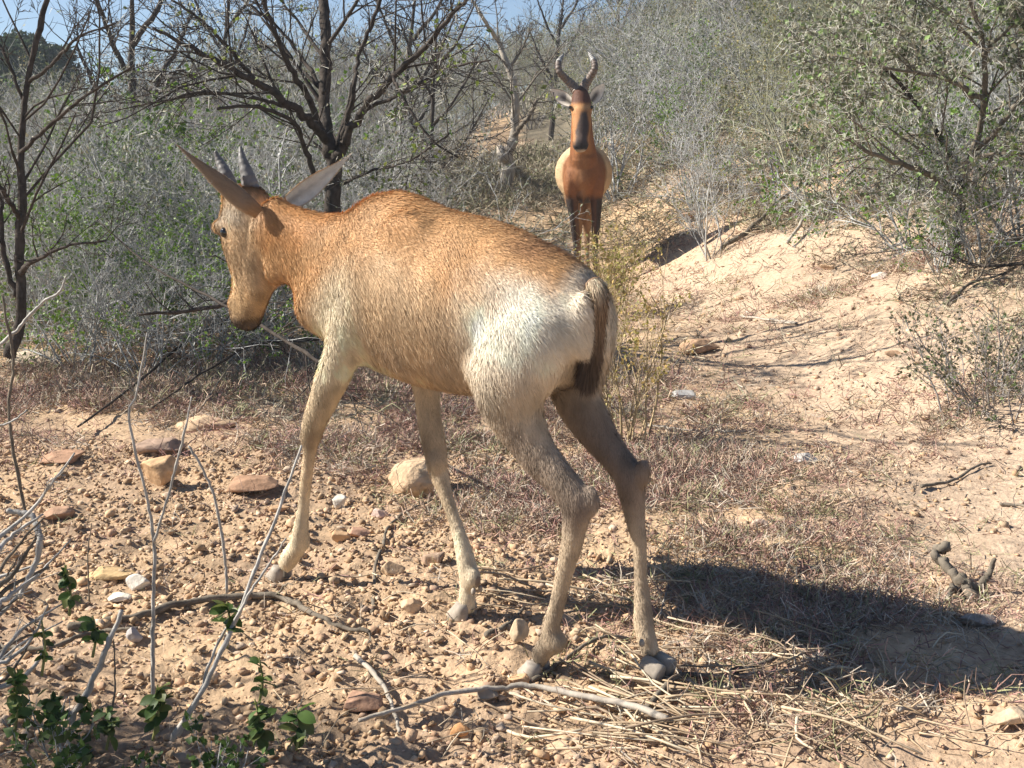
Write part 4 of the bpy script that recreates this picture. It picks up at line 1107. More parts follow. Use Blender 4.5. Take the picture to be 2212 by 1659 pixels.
stick('fallen_branch', [(430, 900, None, .003, .02), (520, 810, None, .005, .1), (600, 770, None, .006, .2), (650, 690, None, .006, .32)], M['bark_mid'], 'brown twiggy branch propped up under the calf throat', sub=10, sublen=.3)
stick('fallen_branch', [(480, 720, None, .012, .04), (420, 745, None, .014, .05), (330, 770, None, .010, .04)], M['bark_pale'], 'short pale grey log lying left of the calf muzzle', sub=2)
stick('fallen_branch', [(640, 560, 5.2, .008), (560, 600, 5.0, .012), (470, 660, 4.9, .010), (300, 680, 4.8, .006)], M['bark_dark'], 'dark branch crossing behind the calf cheek', sub=8)
W = M['stem_white']
stick('dry_sapling', [(331, 1525, 2.28, 0.0046), (330, 1400, 2.28, 0.0044), (333, 1280, 2.28, 0.0038), (332, 1175, 2.28, 0.0035), (318, 1080, 2.28, 0.0030), (279, 905, 2.28, 0.0026), (296, 850, 2.28, 0.0024), (318, 720, 2.28, 0.0014)], W, 'tall pale dry stem, left arm of the forked sapling in front', 'sapling', wig=.45)
stick('dry_sapling', [(333, 1172, 2.275, 0.0030), (352, 1110, 2.26, 0.0027), (372, 1040, 2.26, 0.0026), (395, 950, 2.25, 0.0024), (414, 857, 2.25, 0.0014)], W, 'shorter right arm of the forked dry sapling in front', 'sapling', wig=.45)
stick('dry_sapling', [(491, 1280, 2.45, 0.0034), (484, 1190, 2.45, 0.0032), (462, 1070, 2.45, 0.0029), (430, 1000, 2.45, 0.0027), (408, 964, 2.45, 0.0024)], W, 'curved pale dry stem leaning left, right of the forked sapling', 'sapling')
stick('dry_sapling', [(372, 1600, 2.05, 0.0054), (440, 1485, 2.07, 0.0048), (505, 1350, 2.10, 0.0044), (560, 1210, 2.14, 0.0037), (610, 1080, 2.18, 0.0030), (652, 962, 2.2, 0.0018)], W, 'long pale twig rising right in front of the near front leg', 'sapling', wig=.45)
stick('dry_sapling', [(505, 1350, 2.09, 0.0032), (540, 1280, 2.09, 0.0027), (585, 1215, 2.1, 0.0022), (618, 1162, 2.1, 0.0014)], W, 'short side twig forking beside the calf near front hoof', 'sapling')
stick('dry_sapling', [(385, 1590, 2.08, 0.0032), (430, 1500, 2.1, 0.0032), (465, 1400, 2.12, 0.0028), (500, 1340, 2.12, 0.0024)], W, 'thin grey stem crossing the long pale twig near the bottom', 'sapling')
stick('dry_sapling', [(150, 1560, 2.1, 0.0064), (190, 1490, 2.1, 0.0060), (230, 1400, 2.1, 0.0052), (266, 1318, 2.12, 0.0040)], W, 'thick broken grey stem standing at the lower left', 'sapling')
stick('dry_sapling', [(0, 745, 2.6, 0.0040), (40, 710, 2.6, 0.0038), (90, 655, 2.6, 0.0032), (128, 630, 2.6, 0.0026), (143, 595, 2.6, 0.0016)], W, 'pale curved twig entering from the left edge at mid height', 'sapling')
stick('dry_sapling', [(60, 1120, 2.5, 0.0036), (38, 1020, 2.5, 0.0036), (20, 900, 2.5, 0.0034), (28, 800, 2.5, 0.0032), (22, 730, 2.5, 0.0032), (5, 640, 2.5, 0.0024)], M['bark_mid'], 'slender grey brown stem rising at the left edge', 'sapling')
stick('dry_sapling', [(-20, 925, 2.4, 0.0024), (25, 910, 2.4, 0.0022), (58, 886, 2.4, 0.0016)], W, 'short pale twig poking in from the left edge', 'sapling')
stick('dry_sapling', [(193, 1300, 2.6, 0.0018), (190, 1200, 2.6, 0.0016), (198, 1130, 2.6, 0.0010)], M['bark_mid'], 'very thin upright stem between the left sprig and forked sapling', 'sapling')
stick('dry_sapling', [(225, 1590, 2.1, 0.0024), (245, 1510, 2.1, 0.0021), (248, 1440, 2.1, 0.0016), (246, 1380, 2.1, 0.0011)], M['bark_mid'], 'thin upright stem left of the forked sapling foot', 'sapling')
# tangled grey dead twigs at the left edge
tw = []
for q_ in range(14):
    x0 = -60 + 30 * rng.random(); y0 = 1180 + 380 * rng.random(); x1 = 60 + 110 * rng.random(); y1 = y0 - 40 - 190 * rng.random()
    Yq = 1.95 + .3 * rng.random(); r = .0025 + .0025 * rng.random()
    stick('dead_twig', [(x0, y0, Yq, r * 1.4), ((x0 + x1) / 2 + 20 * rng.normal(), (y0 + y1) / 2 + 25 * rng.normal(), Yq + .05, r), (x1, y1, Yq + .08, r * .5)], W if q_ % 3 else M['bark_mid'],
          'bleached dead twig in the tangle at the lower left edge', 'twig', group='dead twigs tangled at the left edge', sub=2, sublen=.35)
stick('dead_twig', [(15, 1105, 2.2, .005), (60, 1110, 2.2, .0055), (80, 1140, 2.18, .006), (84, 1175, 2.16, .006), (70, 1230, 2.15, .005), (40, 1290, 2.12, .004)], W, 'hooked knobbly bleached twig at the left edge', 'twig')
# ground sticks
S_ = M['straw']
def gs(name, pts, r, matl, label, **k):
    hi = .022 if 'bow shaped' in label else 0
    rows = [(x, y, None, r * f, hi + (pt[0] if (pt := (0.004 + .006 * rng.random(),)) else 0)) for (x, y), f in zip(pts, np.linspace(1, .55, len(pts)))]
    return stick(name, rows, matl, label, 'stick', **k)
gs('fallen_stick', [(775, 1597), (880, 1565), (980, 1535), (1080, 1522), (1160, 1518), (1260, 1535), (1340, 1565), (1440, 1600)][::-1], .0075, M['bark_pale'], 'long bow shaped pale stick lying along the bottom of the picture')
gs('fallen_stick', [(150, 1375), (280, 1345), (400, 1315), (520, 1300), (610, 1300), (680, 1335), (740, 1365), (800, 1385)], .010, M['bark_mid'], 'long brown curved stick lying behind the forked sapling', sub=3, sublen=.15)
gs('fallen_stick', [(0, 1405), (90, 1415), (200, 1385), (300, 1370)], .007, M['bark_mid'], 'brown stick lying near the lower left dead twigs')
gs('fallen_stick', [(805, 1335), (812, 1240), (830, 1180), (840, 1145), (880, 1110), (935, 1090)], .0055, M['bark_mid'], 'bent thin brown twig on the ground between the front legs')
gs('fallen_stick', [(768, 1430), (820, 1490), (850, 1550), (862, 1590)], .006, M['bark_pale'], 'straight pale stick pointing down at the bottom centre')
gs('fallen_stick', [(1050, 1385), (1100, 1360), (1130, 1330)], .008, M['bark_mid'], 'short crooked brown stick right of the far front hoof')
gs('fallen_stick', [(1400, 1560), (1460, 1478), (1530, 1478), (1620, 1460), (1700, 1425), (1725, 1395)], .0075, M['bark_mid'], 'crooked brown stick in the straw right of the raised hoof', sub=2, sublen=.2)
gs('fallen_stick', [(1500, 1475), (1640, 1468), (1720, 1462), (1790, 1420), (1830, 1390)], .0055, M['bark_pale'], 'pale stick reaching from the straw to the calf body shadow', sub=2, sublen=.2)
gs('fallen_stick', [(1750, 1463), (1762, 1420), (1775, 1385), (1800, 1400)], .005, M['bark_pale'], 'small forked pale twig standing in the calf body shadow')
gs('fallen_stick', [(1470, 1240), (1440, 1290), (1425, 1340)], .004, M['bark_pale'], 'curved thin twig right of the raised hind leg')
gs('fallen_stick', [(1140, 1490), (1200, 1455), (1290, 1400), (1360, 1385)], .006, M['bark_mid'], 'brown stick lying between the two hind hooves')
gs('fallen_stick', [(1400, 925), (1480, 935), (1560, 940), (1620, 938)], .006, M['bark_pale'], 'thin pale stick on the mat right of the raised leg thigh')
gs('fallen_stick', [(1990, 1060), (2060, 1045), (2110, 1020), (2140, 1010)], .006, M['bark_mid'], 'brown twig lying on bare soil below the branch shadows')
gs('fallen_stick', [(2160, 1095), (2200, 1100), (2250, 1115)], .006, M['bark_mid'], 'short twig at the right edge on bare sandy soil')
gs('fallen_stick', [(2040, 665), (2100, 620), (2160, 600), (2230, 560)], .010, M['bark_mid'], 'brown branch lying on the bank at the right edge', sub=5, sublen=.3)
gs('fallen_stick', [(1370, 900), (1420, 840), (1460, 790), (1480, 760)], .004, M['bark_pale'], 'pale dry twig beside the wispy bush on the path')
gs('fallen_stick', [(1590, 1320), (1700, 1400), (1760, 1450), (1800, 1500)], .005, M['bark_mid'], 'thin brown twig half in the calf shadow')
gs('fallen_stick', [(1940, 1560), (2000, 1530), (2030, 1475)], .006, M['bark_pale'], 'leaning twig at the lower right beyond the straw')
gs('fallen_stick', [(1650, 700), (1720, 705), (1600, 690)][::-1], .008, M['bark_pale'], 'pale splinter of wood on the slope above the flat brown rock')
# arching grey branches on the right bank
stick('fallen_branch', [(1560, 545, None, .02, .02), (1630, 505, None, .018, .06), (1700, 465, None, .012, .18), (1790, 440, None, .010, .22), (1880, 430, None, .008, .2), (2000, 440, None, .006, .15)], M['bark_mid'], 'long arching grey branch rising right from the adult antelope shadow', sub=14, sublen=.3)
stick('fallen_branch', [(1700, 540, None, .012, .04), (1760, 480, None, .012, .10), (1850, 460, None, .010, .12), (1960, 430, None, .008, .15)], M['bark_pale'], 'pale dead branch lying on the right bank crest', sub=14, sublen=.35)
stick('fallen_branch', [(1900, 560, None, .010, .04), (2000, 540, None, .010, .08), (2100, 560, None, .008, .08), (2230, 520, None, .006, .1)], M['bark_pale'], 'pale twiggy dead branch low on the right bank', sub=18, sublen=.35)
stick('fallen_branch', [(2210, 590, None, .010, .04), (2100, 600, None, .008, .06), (2000, 570, None, .006, .08), (1880, 570, None, .004, .06)], M['bark_dark'], 'dark twiggy branch trailing from the right edge along the bank', sub=16, sublen=.3)
# log on the far path
stick('log', [(1040, 345, None, .05, .02), (1070, 342, None, .055, .03), (1100, 338, None, .05, .05)], M['bark_pale'], 'fallen pale log lying across the far path by the dead tree', 'log')
stick('stump', [(1092, 360, None, .07, .0), (1088, 345, 15.9, .06), (1080, 322, 15.9, .05)], M['bark_pale'], 'short broken stump at the foot of the pale dead tree', 'stump')
# root stump at right
def multi(name, branches, matl, label, cat):
    a = Acc(); og_ = None
    for rows in branches:
        P = []
        for (x, y, r, lift) in rows:
            p = gpt(x, y) if lift is None else None
            if p is None: p = at(x, y, lift)
            P.append(list(p) + [r])
        P = np.array(P); D = spline(P, len(P) * 7); sd = rng.random() * 50
        D[:, :3] += np.stack([vnoise(np.arange(len(D)) * .9, sd + kk * 9, 0, 9) for kk in range(3)], 1) * D[:, 3:4] * .8
        if og_ is None: og_ = D[0, :3].copy()
        add_sweep(a, D[:, :3], D[:, 3], 9, rough=.14)
    o = obj(name, a.mesh(name, True, og_), matl, None, og_); return tag(o, label, cat)
ys_ = gpt(2080, 1290)[1]
multi('root_stump', [[(2095, 1300, .016, None), (2080, 1265, .014, ys_), (2050, 1225, .012, ys_ + .05), (2020, 1192, .010, ys_ + .1), (2045, 1180, .014, ys_ + .1)],
                     [(2080, 1262, .010, ys_), (2110, 1270, .009, ys_), (2135, 1240, .007, ys_), (2148, 1205, .005, ys_)],
                     [(2095, 1290, .010, ys_), (2130, 1300, .008, ys_ - .03), (2175, 1298, .004, ys_ - .03)],
                     [(2085, 1290, .010, ys_), (2060, 1270, .007, ys_ - .02), (2048, 1300, .005, ys_ - .04)],
                     [(2095, 1290, .011, ys_), (2110, 1310, .008, ys_ - .04), (2100, 1320, .005, None)]], M['bark_mid'], 'gnarled dead root stump on the soil at right above the calf shadow', 'stump')

# green sprigs in the foreground
def sprig(px, py, Y, n, hpx, label, size=.03, tilt=0):
    b = at(px, py, Y); top = at(px + tilt, py - hpx, Y + .02); og_ = b.copy()
    root = empty('leafy_sprig', og_)
    a = Acc(); D = spline(np.array([list(b) + [.0028], list((b + top) / 2 + A(.006, 0, 0)) + [.0024], list(top) + [.0015]]), 10)
    add_sweep(a, D[:, :3], D[:, 3], 6, c=(.22, .22, .08)); part('stem', a.mesh('stem', True, og_), M['twig'], root)
    L = Acc()
    for q_ in range(n):
        t = .35 + .65 * rng.random(); p = D[int(t * 9), :3]; d = nrm(rng.normal(size=3) * A(1, 1, .7) + A(0, -.2, .35)); s = nrm(np.cross(d, A(0, 0, 1) + rng.normal(size=3) * .5)); nn = np.cross(s, d)
        ln = size * (.7 + .6 * rng.random()); g = np.linspace(0, 1, 7); V = []
        for gi in g:
            w = ln * .31 * math.sin(math.pi * gi ** 1.15) ** .6 if 0 < gi < 1 else .0008
            cpt = p + d * ln * gi + nn * ln * .25 * gi * gi * -1
            V += [cpt - s * w + nn * w * .3, cpt, cpt + s * w + nn * w * .3]
        f = []
        for i_ in range(6):
            f += [(3 * i_, 3 * i_ + 1, 3 * i_ + 4, 3 * i_ + 3), (3 * i_ + 1, 3 * i_ + 2, 3 * i_ + 5, 3 * i_ + 4)]
        cg = np.array([(.07, .13, .03), (.10, .17, .04), (.05, .09, .025), (.14, .17, .05)])[rng.integers(0, 4)] * (.7 + .6 * rng.random()); L.add(np.array(V), np.array(f), cg)
    part('foliage', L.mesh('foliage', True, og_), M['leaf'], root)
    return tag(root, label, 'plant')
sprig(490, 1400, 2.10, 16, 100, 'green leafed sprig beside the long pale twig, in front of the brown stick', .030)
sprig(150, 1330, 2.15, 20, 110, 'green leafed sprig left of the forked sapling, highest of the left sprigs', .024, -10)
sprig(200, 1420, 2.1, 12, 90, 'small green sprig in shade below the left sprig', .024)
sprig(330, 1600, 2.02, 26, 120, 'green leafed sprig at the foot of the forked sapling', .030, 10)
sprig(560, 1520, 2.06, 12, 100, 'small green sprig standing right of the long pale twig', .027)
sprig(560, 1620, 2.02, 26, 110, 'wide green leafed sprig at the bottom left of centre', .030, -10)
sprig(640, 1620, 2.0, 14, 90, 'dark green sprig rightmost along the bottom edge', .032)
sprig(30, 1600, 2.0, 40, 150, 'dark green leafed sprig in the lower left corner', .021)
sprig(110, 1610, 2.0, 34, 110, 'low dark green sprig beside the corner twigs', .020)
sprig(90, 1460, 2.05, 18, 120, 'green narrow sprig rising among the corner dead twigs', .018)
sprig(230, 1620, 2.0, 20, 90, 'low green sprig under the thick broken grey stem', .024)

for q_, (x_, y_, s_, lab) in enumerate([(-.82, 2.02, 1.0, 'low dark green small leafed bush in the lower left corner'), (-.52, 1.93, .75, 'low green small leafed plant along the bottom left edge')]):
    b_ = make_shrub(shrub(.17, 9, 1.0, ((3, .8, .2, .5, .6), (3, .8, .2, .5, .7)), .14, .04, .003, (5, 4, 3), .0009, .02), 'low_shrub', M['twig_grey'], dict(per=3, size=.020, palette=[(.05, .10, .025), (.08, .14, .035), (.06, .09, .03)], keep=.9, aspect=.4))
    b_.location = (x_, y_, float(H(x_, y_))); b_.scale = (s_, s_, s_); tag(b_, lab, 'shrub')
# ------------------------------------------------------------------ stones
ICO = None
def ico():
    t = (1 + 5 ** .5) / 2
    v = np.array([(-1, t, 0), (1, t, 0), (-1, -t, 0), (1, -t, 0), (0, -1, t), (0, 1, t), (0, -1, -t), (0, 1, -t), (t, 0, -1), (t, 0, 1), (-t, 0, -1), (-t, 0, 1)], float)
    f = np.array([(0, 11, 5), (0, 5, 1), (0, 1, 7), (0, 7, 10), (0, 10, 11), (1, 5, 9), (5, 11, 4), (11, 10, 2), (10, 7, 6), (7, 1, 8), (3, 9, 4), (3, 4, 2), (3, 2, 6), (3, 6, 8), (3, 8, 9), (4, 9, 5), (2, 4, 11), (6, 2, 10), (8, 6, 7), (9, 8, 1)])
    return nrm(v), f
IV, IF = ico()
def subdiv(v, f, n):
    for _ in range(n):
        e = {}; v = list(map(tuple, v)); nf = []
        def mid(a, b):
            k = (min(a, b), max(a, b))
            if k not in e: e[k] = len(v); v.append(tuple(nrm((np.array(v[a]) + np.array(v[b])) / 2)))
            return e[k]
        for a, b, c in f:
            ab, bc, ca_ = mid(a, b), mid(b, c), mid(c, a); nf += [(a, ab, ca_), (b, bc, ab), (c, ca_, bc), (ab, bc, ca_)]
        f = nf
    return np.array(v), np.array(f)
RV, RF = subdiv(IV, IF, 3)
PAL = .6 * np.array([(0.45, 0.315, 0.215)]) + .4 * np.array([(0.50, 0.35, 0.22), (0.44, 0.28, 0.16), (0.38, 0.22, 0.13), (0.50, 0.40, 0.29), (0.36, 0.31, 0.27), (0.55, 0.36, 0.18), (0.31, 0.20, 0.15), (0.60, 0.52, 0.42)])
def rock(px, py, w, h, label, c, flat=1.0, rz=0, seedv=None, tilt=0, depth=None, sink=.25, cuts=13):
    """w,h: half sizes in traced units at its depth"""
    p = gpt(px, py); sx = w * p[1] / F; szz = h * p[1] / F; sy = depth or sx * .7
    v = RV.copy(); sd = rng.random() * 100
    for _ in range(cuts):
        nn = nrm(rng.normal(size=3)); dd = .50 + .32 * rng.random(); ex = v @ nn - dd
        v = v - np.outer(np.maximum(ex, 0), nn)
    v = v * (1 + .05 * fbm(v[:, 0] * 3 + sd, v[:, 1] * 3, v[:, 2] * 3, 3, 3))[:, None]
    v = v * A(sx, sy, szz) * 1.2
    ct_, st_ = math.cos(tilt), math.sin(tilt)
    v = np.stack([v[:, 0] * ct_ - v[:, 2] * st_, v[:, 1], v[:, 0] * st_ + v[:, 2] * ct_], 1)
    cz, sz_ = math.cos(rz), math.sin(rz)
    v = np.stack([v[:, 0] * cz - v[:, 1] * sz_, v[:, 0] * sz_ + v[:, 1] * cz, v[:, 2]], 1)
    v[:, 2] += szz * (1 - sink)
    cc_ = np.asarray(c) * (1 + .15 * fbm(v[:, 0] * 30 + sd, v[:, 1] * 30, v[:, 2] * 30, 8, 3))[:, None]
    me = mesh_from('rock', v, [RF], cc_)
    return tag(obj('rock', me, M['stone'], None, p), label, 'rock')
rock(350, 1050, 44, 34, 'rounded orange boulder behind the forked sapling arms', (.50, .33, .19))
rock(345, 980, 48, 20, 'flat layered brown slab just above the rounded orange boulder', (.34, .24, .18), tilt=-.05)
rock(550, 1060, 66, 17, 'long flat brown slab left of the near front leg', (.36, .22, .14), tilt=.05)
rock(135, 1000, 58, 10, 'thin flat reddish slab near the left edge', (.38, .23, .15))
rock(130, 1115, 42, 12, 'low reddish brown stone at left below the thin slab', (.38, .24, .16))
rock(1512, 762, 44, 17, 'brown brick shaped rock lying on the path right of the calf', (.42, .27, .17), tilt=.18, rz=.3)
rock(1480, 862, 32, 8, 'flat grey stone on the path below the brick shaped rock', (.36, .35, .34))
rock(1675, 1185, 42, 10, 'flat tan slab in the mat above the calf shadow', (.52, .38, .24))
rock(1640, 1140, 20, 10, 'small pinkish stone above the flat tan slab', (.55, .42, .33))
rock(1735, 1000, 28, 13, 'grey white stone at the end of the branch shadow', (.42, .40, .38))
rock(848, 1245, 24, 17, 'round tan stone between the front legs', (.50, .36, .23))
rock(935, 1220, 34, 17, 'dark brown stone left of the far front fetlock', (.34, .24, .17))
rock(733, 1095, 18, 14, 'white grey stone right of the near front knee', (.55, .50, .43))
rock(820, 1120, 16, 11, 'pinkish pale stone beside the bent brown twig', (.60, .46, .40))
rock(300, 1278, 27, 18, 'white quartz stone lying left of the forked sapling', (.70, .65, .57))
rock(255, 1300, 28, 9, 'flat white stone chip below the quartz stone', (.68, .62, .52))
rock(235, 1248, 58, 11, 'long flat ochre slab left of the quartz stone', (.48, .34, .18))
rock(288, 1390, 20, 16, 'small grey stone left of the forked sapling stem', (.36, .33, .32))
rock(790, 1540, 58, 20, 'cracked brown slab at the bottom centre left', (.36, .22, .15), tilt=-.06)
rock(1125, 1500, 26, 18, 'orange angular stone below the near hind hoof', (.55, .35, .20))
rock(1055, 1515, 24, 17, 'grey green stone left of the orange angular stone', (.36, .31, .25))
rock(1120, 1400, 24, 28, 'tan upright stone touching the near hind fetlock', (.50, .38, .26))
rock(890, 1320, 28, 16, 'tan block stone left of the far front hoof', (.56, .40, .26))
rock(995, 1590, 24, 14, 'bright orange stone beneath the bow shaped stick', (.52, .28, .13))
rock(640, 1150, 20, 16, 'orange stone right of the near front pastern', (.52, .35, .22)).location
rock(735, 1175, 20, 16, 'orange split stone in the gravel between the front legs', (.55, .36, .21))
rock(770, 1165, 26, 12, 'reddish flat stone right of the split orange stone', (.42, .25, .17))
rock(600, 1110, 24, 7, 'small ochre chip below the long flat brown slab', (.48, .32, .19))
rock(2110, 1360, 44, 14, 'dull grey rock lying inside the calf shadow', (.34, .29, .25))
rock(2180, 1585, 44, 20, 'pale crumbly soil clod at the lower right corner', (.50, .38, .26))
rock(75, 790, 60, 18, 'pale low boulder at the left edge beneath the sapling', (.46, .38, .29))
rock(450, 925, 60, 20, 'pale sandy mound of soil above the layered slab', (.52, .37, .24), sink=.6)
rock(1515, 470, 40, 8, 'brown stones under the scrub at the bank top', (.33, .22, .15))
rock(1930, 770, 20, 7, 'small brown stone on the sandy slope at right', (.42, .28, .18))
rock(1790, 580, 16, 7, 'pair sized tan stone high on the sandy slope', (.50, .36, .24))
rock(1900, 605, 16, 8, 'white stone high on the sandy slope', (.66, .60, .52))
# pitted clay mound between the front and hind legs
p = gpt(905, 1060); v = RV * A(.095, .08, .075); v = v * (1 + .12 * fbm(v[:, 0] * 22, v[:, 1] * 22, v[:, 2] * 22, 5, 3))[:, None]
pit = np.maximum(fbm(v[:, 0] * 70, v[:, 1] * 70, v[:, 2] * 70, 15, 1) - .45, 0); v = v * (1 - .25 * pit)[:, None]
tag(obj('clay_mound', mesh_from('clay_mound', v, [RF], A(.52, .38, .25) * (1 - .5 * pit)[:, None] * np.ones((len(v), 3))), M['soil'], None, p + A(0, 0, .02)), 'small pitted pale clay mound behind the far front leg', 'mound')

# gravel as ground cover
def scatter(n, x0, x1, y0, y1, dens):
    x = x0 + (x1 - x0) * rng.random(n * 3); y = y0 + (y1 - y0) * rng.random(n * 3)
    ok = (np.abs(x) < y * .45 + .4) & (rng.random(n * 3) < dens(x, y)); return x[ok][:n], y[ok][:n]
def rocks(x, y, s, pal, flat=.55):
    n = len(x); v = IV[None] * (1 + .36 * rng.normal(size=(n, 12, 1))).clip(.5, 1.5)
    an = rng.random(n) * 6.28; ca_, sa = np.cos(an)[:, None], np.sin(an)[:, None]
    asp = .40 + .55 * rng.random((n, 1)); fl = flat * (.5 + rng.random((n, 1)))
    vx, vy, vz = v[..., 0] * s[:, None], v[..., 1] * s[:, None] * asp, v[..., 2] * s[:, None] * fl
    V = np.stack([vx * ca_ - vy * sa + x[:, None], vx * sa + vy * ca_ + y[:, None], vz + (H(x, y) + s * .18)[:, None]], -1).reshape(-1, 3)
    f = ((np.arange(n) * 12)[:, None, None] + IF[None]).reshape(-1, 3)
    c = pal[rng.integers(0, len(pal), n)] * (.75 + .5 * rng.random((n, 1)))
    return V, f, np.repeat(c, 12, 0)
def gdens(x, y):
    left = smooth(.55 - x, 0, .6) * (1 - smooth(y, 3.3, 4.6))
    return np.clip(.12 + .9 * left * (0.7 + .5 * vnoise(x * 4, y * 4, 0, 2)), .03, 1)
a = Acc()
x, y = scatter(24000, -2.6, 2.6, 1.7, 6.5, gdens); s = .0035 * np.exp(.62 * rng.normal(size=len(x))).clip(.4, 4.5)
V, f, c = rocks(x, y, s, PAL); a.add(V, f, c)
x, y = scatter(2600, -2.6, 2.6, 1.7, 6.5, gdens); s = .0095 * np.exp(.4 * rng.normal(size=len(x))).clip(.6, 2.4)
V, f, c = rocks(x, y, s, PAL, .45); a.add(V, f, c)
CR = np.array([(0.45, 0.32, 0.20), (0.42, 0.28, 0.17), (0.38, 0.26, 0.16), (0.48, 0.36, 0.24)])
x, y = scatter(20000, -2.0, 2.2, 1.8, 4.4, lambda x, y: (.18 + .82 * smooth(.75 - x, 0, .7)) * (.35 + .65 * smooth(vnoise(x * 6, y * 6, 0, 12), -.5, .4))); s = .0045 * np.exp(.5 * rng.normal(size=len(x))).clip(.4, 3.2)
V, f, c = rocks(x, y, s, CR, .7); a.add(V, f, c)
x, y = scatter(4000, -2, 6, 4.5, 15, lambda x, y: smooth(x, -.5, 1) * .8 + .1); s = .009 * np.exp(.5 * rng.normal(size=len(x))).clip(.4, 3)
V, f, c = rocks(x, y, s, PAL); a.add(V, f, c)
tag(obj('gravel', a.mesh('gravel'), M['stone']), 'loose pebbles and soil crumbs strewn over the ground', 'gravel', kind='stuff')

# low mat of dry reddish succulent twigs
CEN = [(820, 850, .55, .45, 1.0), (1050, 900, .4, .5, 1.0), (1150, 1080, .28, .35, 1.0), (1350, 1080, .35, .4, 1.0), (1500, 1010, .35, .4, 1.0), (1620, 1150, .35, .3, 1.0), (1720, 1290, .35, .28, 1.0), (1500, 1250, .3, .25, .9), (1850, 1350, .35, .3, .9), (1600, 1520, .3, .2, .6), (1380, 880, .35, .5, .8),
       (700, 960, .3, .3, .55), (300, 850, .6, .7, .8), (500, 800, .6, .6, .8), (130, 830, .5, .6, .7), (1450, 640, .4, .9, .55), (1900, 560, .9, .6, .5), (1700, 620, .7, .5, .35), (2000, 1450, .3, .2, .5), (2150, 880, .5, .4, .3)]
CW = [(gpt(c_[0], c_[1]), c_[2], c_[3], c_[4]) for c_ in CEN]
def mdens(x, y):
    d = np.zeros_like(x)
    for p, sx, sy, w in CW: d = np.maximum(d, w * np.exp(-((x - p[0]) / sx) ** 2 - ((y - p[1]) / sy) ** 2))
    d = d * smooth(fbm(x * 3.2, y * 3.2, 0, 77, 3), -.75, .15)
    return d
def mat_twigs(n, m, x0, x1, y0, y1, dens, pal, hgt, wd, spread=.045):
    x, y = scatter(n, x0, x1, y0, y1, dens); n = len(x)
    tc_ = pal[rng.integers(0, len(pal), n)]
    idx = np.repeat(np.arange(n), m); sc_ = (.7 + .6 * rng.random(n))[idx] * (1 + .12 * np.maximum(y[idx] - 3, 0))
    bx = x[idx] + spread * .6 * rng.normal(size=n * m); by = y[idx] + spread * .6 * rng.normal(size=n * m)
    P0 = np.stack([bx, by, H(bx, by) + .002 + .3 * hgt * rng.random(n * m) * sc_], 1)
    d = nrm(rng.normal(size=(n * m, 3)) * A(1, 1, .5) + A(0, 0, .35)); L = spread * (.35 + .6 * rng.random(n * m)) * sc_
    P1 = P0 + d * (L)[:, None]; d2 = nrm(d + .6 * rng.normal(size=(n * m, 3))); P2 = P1 + d2 * (L * .7)[:, None]
    c = np.clip(tc_[idx] * (.65 + .7 * rng.random((n * m, 1))), 0, .8)
    w = wd * (.6 + .8 * rng.random(n * m)) * (1 + .15 * np.maximum(y[idx] - 3, 0))
    V1, f1 = ribbons(P0, P1, w, w * .85); V2, f2 = ribbons(P1, P2, w * .85, w * .5)
    return np.vstack([V1, V2]), np.vstack([f1, f2 + len(V1)]), np.vstack([np.repeat(c, 4, 0)] * 2)
MP = np.array([(0.42, 0.30, 0.22), (0.36, 0.22, 0.18), (0.50, 0.38, 0.28), (0.30, 0.17, 0.15), (0.26, 0.26, 0.14), (0.46, 0.40, 0.33), (0.22, 0.15, 0.12), (0.33, 0.29, 0.23)])
a = Acc()
V, f, c = mat_twigs(21000, 13, -2.4, 3.2, 2.0, 7.5, mdens, MP, .035, .0011); a.add(V, f, c)
V, f, c = mat_twigs(6500, 8, -3.5, 4.5, 2.0, 12, lambda x, y: .25 + .2 * vnoise(x * 2, y * 2, 0, 6), MP, .01, .0010); a.add(V, f, c)
tag(obj('mat_plants', a.mesh('mat_plants'), M['twig']), 'low mat of dry reddish twiggy plants and litter on the soil', 'ground cover', kind='stuff')
# grey dry grass and litter further away
GP = np.array([(0.30, 0.27, 0.20), (0.38, 0.33, 0.24), (0.24, 0.24, 0.14), (0.22, 0.18, 0.13)])
a = Acc()
def ldens(x, y): return np.where(x < -.5, .9, np.where((x > 2.0) | (y > 11.8), .7, .06)) * smooth(fbm(x * 1.3, y * 1.3, 0, 66, 3), -.9, .3)
V, f, c = mat_twigs(15000, 9, -11, 11, 4.6, 22, ldens, GP, .05, .0016, .07); a.add(V, f, c)
tag(obj('dry_grass', a.mesh('dry_grass'), M['twig']), 'dry grey grass and twig litter under the bushes', 'ground cover', kind='stuff')

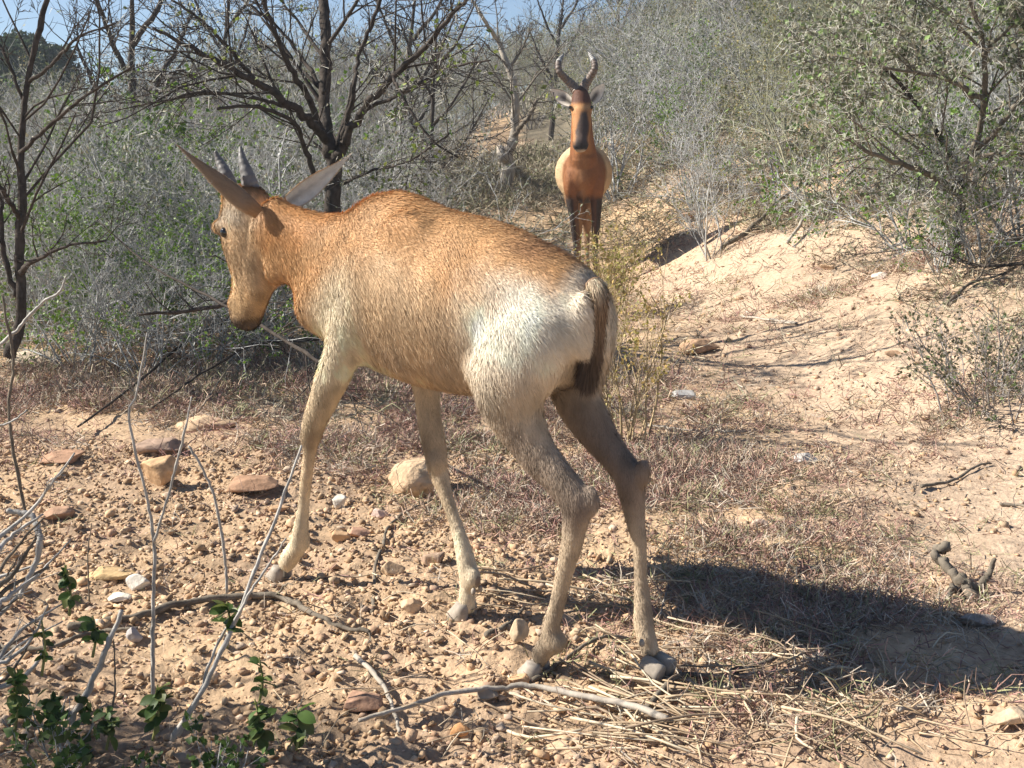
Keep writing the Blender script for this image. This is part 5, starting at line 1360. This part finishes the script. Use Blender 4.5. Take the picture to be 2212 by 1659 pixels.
# heap of dry straw stems at the lower right
a = Acc(); cen = gpt(1500, 1480)
def straw(n, px0, px1, py0, py1, l0, l1, r, main, sd_):
    for _ in range(n):
        px, py = px0 + (px1 - px0) * rng.random(), py0 + (py1 - py0) * rng.random()
        p = gpt(px, py); an = main + sd_ * rng.normal(); L = l0 + (l1 - l0) * rng.random(); d = A(math.cos(an), math.sin(an), 0)
        q0 = p - d * L / 2; q1 = p + d * L / 2; lift = .004 + .028 * rng.random()
        m_ = (q0 + q1) / 2 + A(.01 * rng.normal(), .01 * rng.normal(), 0)
        for q_ in (q0, m_, q1): q_[2] = float(H(q_[0], q_[1])) + lift + .008 * rng.normal()
        rr = r * .72 * (.5 + 1.0 * rng.random()); cc_ = np.array([(0.50, 0.39, 0.26), (0.42, 0.31, 0.20), (0.60, 0.50, 0.36), (0.30, 0.22, 0.15)])[rng.integers(0, 4)]
        add_sweep(a, spline(np.array([q0, m_, q1]), 5), np.linspace(rr, rr * .7, 5), 6, c=cc_ * (.8 + .3 * rng.random()))
straw(60, 1330, 1850, 1360, 1640, .06, .28, .0032, -.6, .5)
straw(70, 1250, 1900, 1300, 1640, .03, .16, .0026, .1, 1.1)
straw(26, 1040, 1420, 1250, 1340, .08, .26, .0030, -.15, .4)
straw(40, 1150, 1500, 1490, 1640, .10, .3, .0036, -.6, .25)
straw(45, 1700, 2150, 1400, 1640, .05, .2, .0022, .2, .8)
straw(40, 600, 1100, 1250, 1640, .04, .14, .0018, .2, .9)
tag(obj('dry_stems', a.mesh('dry_stems', True), M['straw']), 'heap of dry straw coloured stems on the ground at lower right', 'straw', kind='stuff')
# park any unused prototype out of the list
for k_, lst in protos.items():
    for i_, o in enumerate(lst):
        if (k_, i_) not in used:
            for ch in KIDS.get(o.name, []): bpy.data.objects.remove(ch)
            bpy.data.objects.remove(o)
print('objects', len(bpy.data.objects))
# ------------------------------------------------------------------ thin bluish air
hm = bpy.data.materials.new('haze'); hm.use_nodes = True
hn = hm.node_tree; hn.nodes.remove(hn.nodes['Principled BSDF'])
pv = hn.nodes.new('ShaderNodeVolumePrincipled'); pv.inputs['Color'].default_value = (.78, .88, 1.0, 1); pv.inputs['Density'].default_value = HAZE
pv.inputs['Anisotropy'].default_value = 0.2
hn.links.new(pv.outputs[0], hn.nodes['Material Output'].inputs['Volume'])
zl, zh = float(GZ.min()) - 1, float(GZ.max()) + 8
hv = np.array([(x_, y_, z_) for z_ in (zl, zh) for y_ in (-8, 145) for x_ in (-78, 78)], float)
hf = np.array([(0, 2, 3, 1), (4, 5, 7, 6), (0, 1, 5, 4), (2, 6, 7, 3), (0, 4, 6, 2), (1, 3, 7, 5)])
tag(obj('haze', mesh_from('haze', hv, [hf]), hm), 'thin pale blue air', 'haze', kind='stuff')
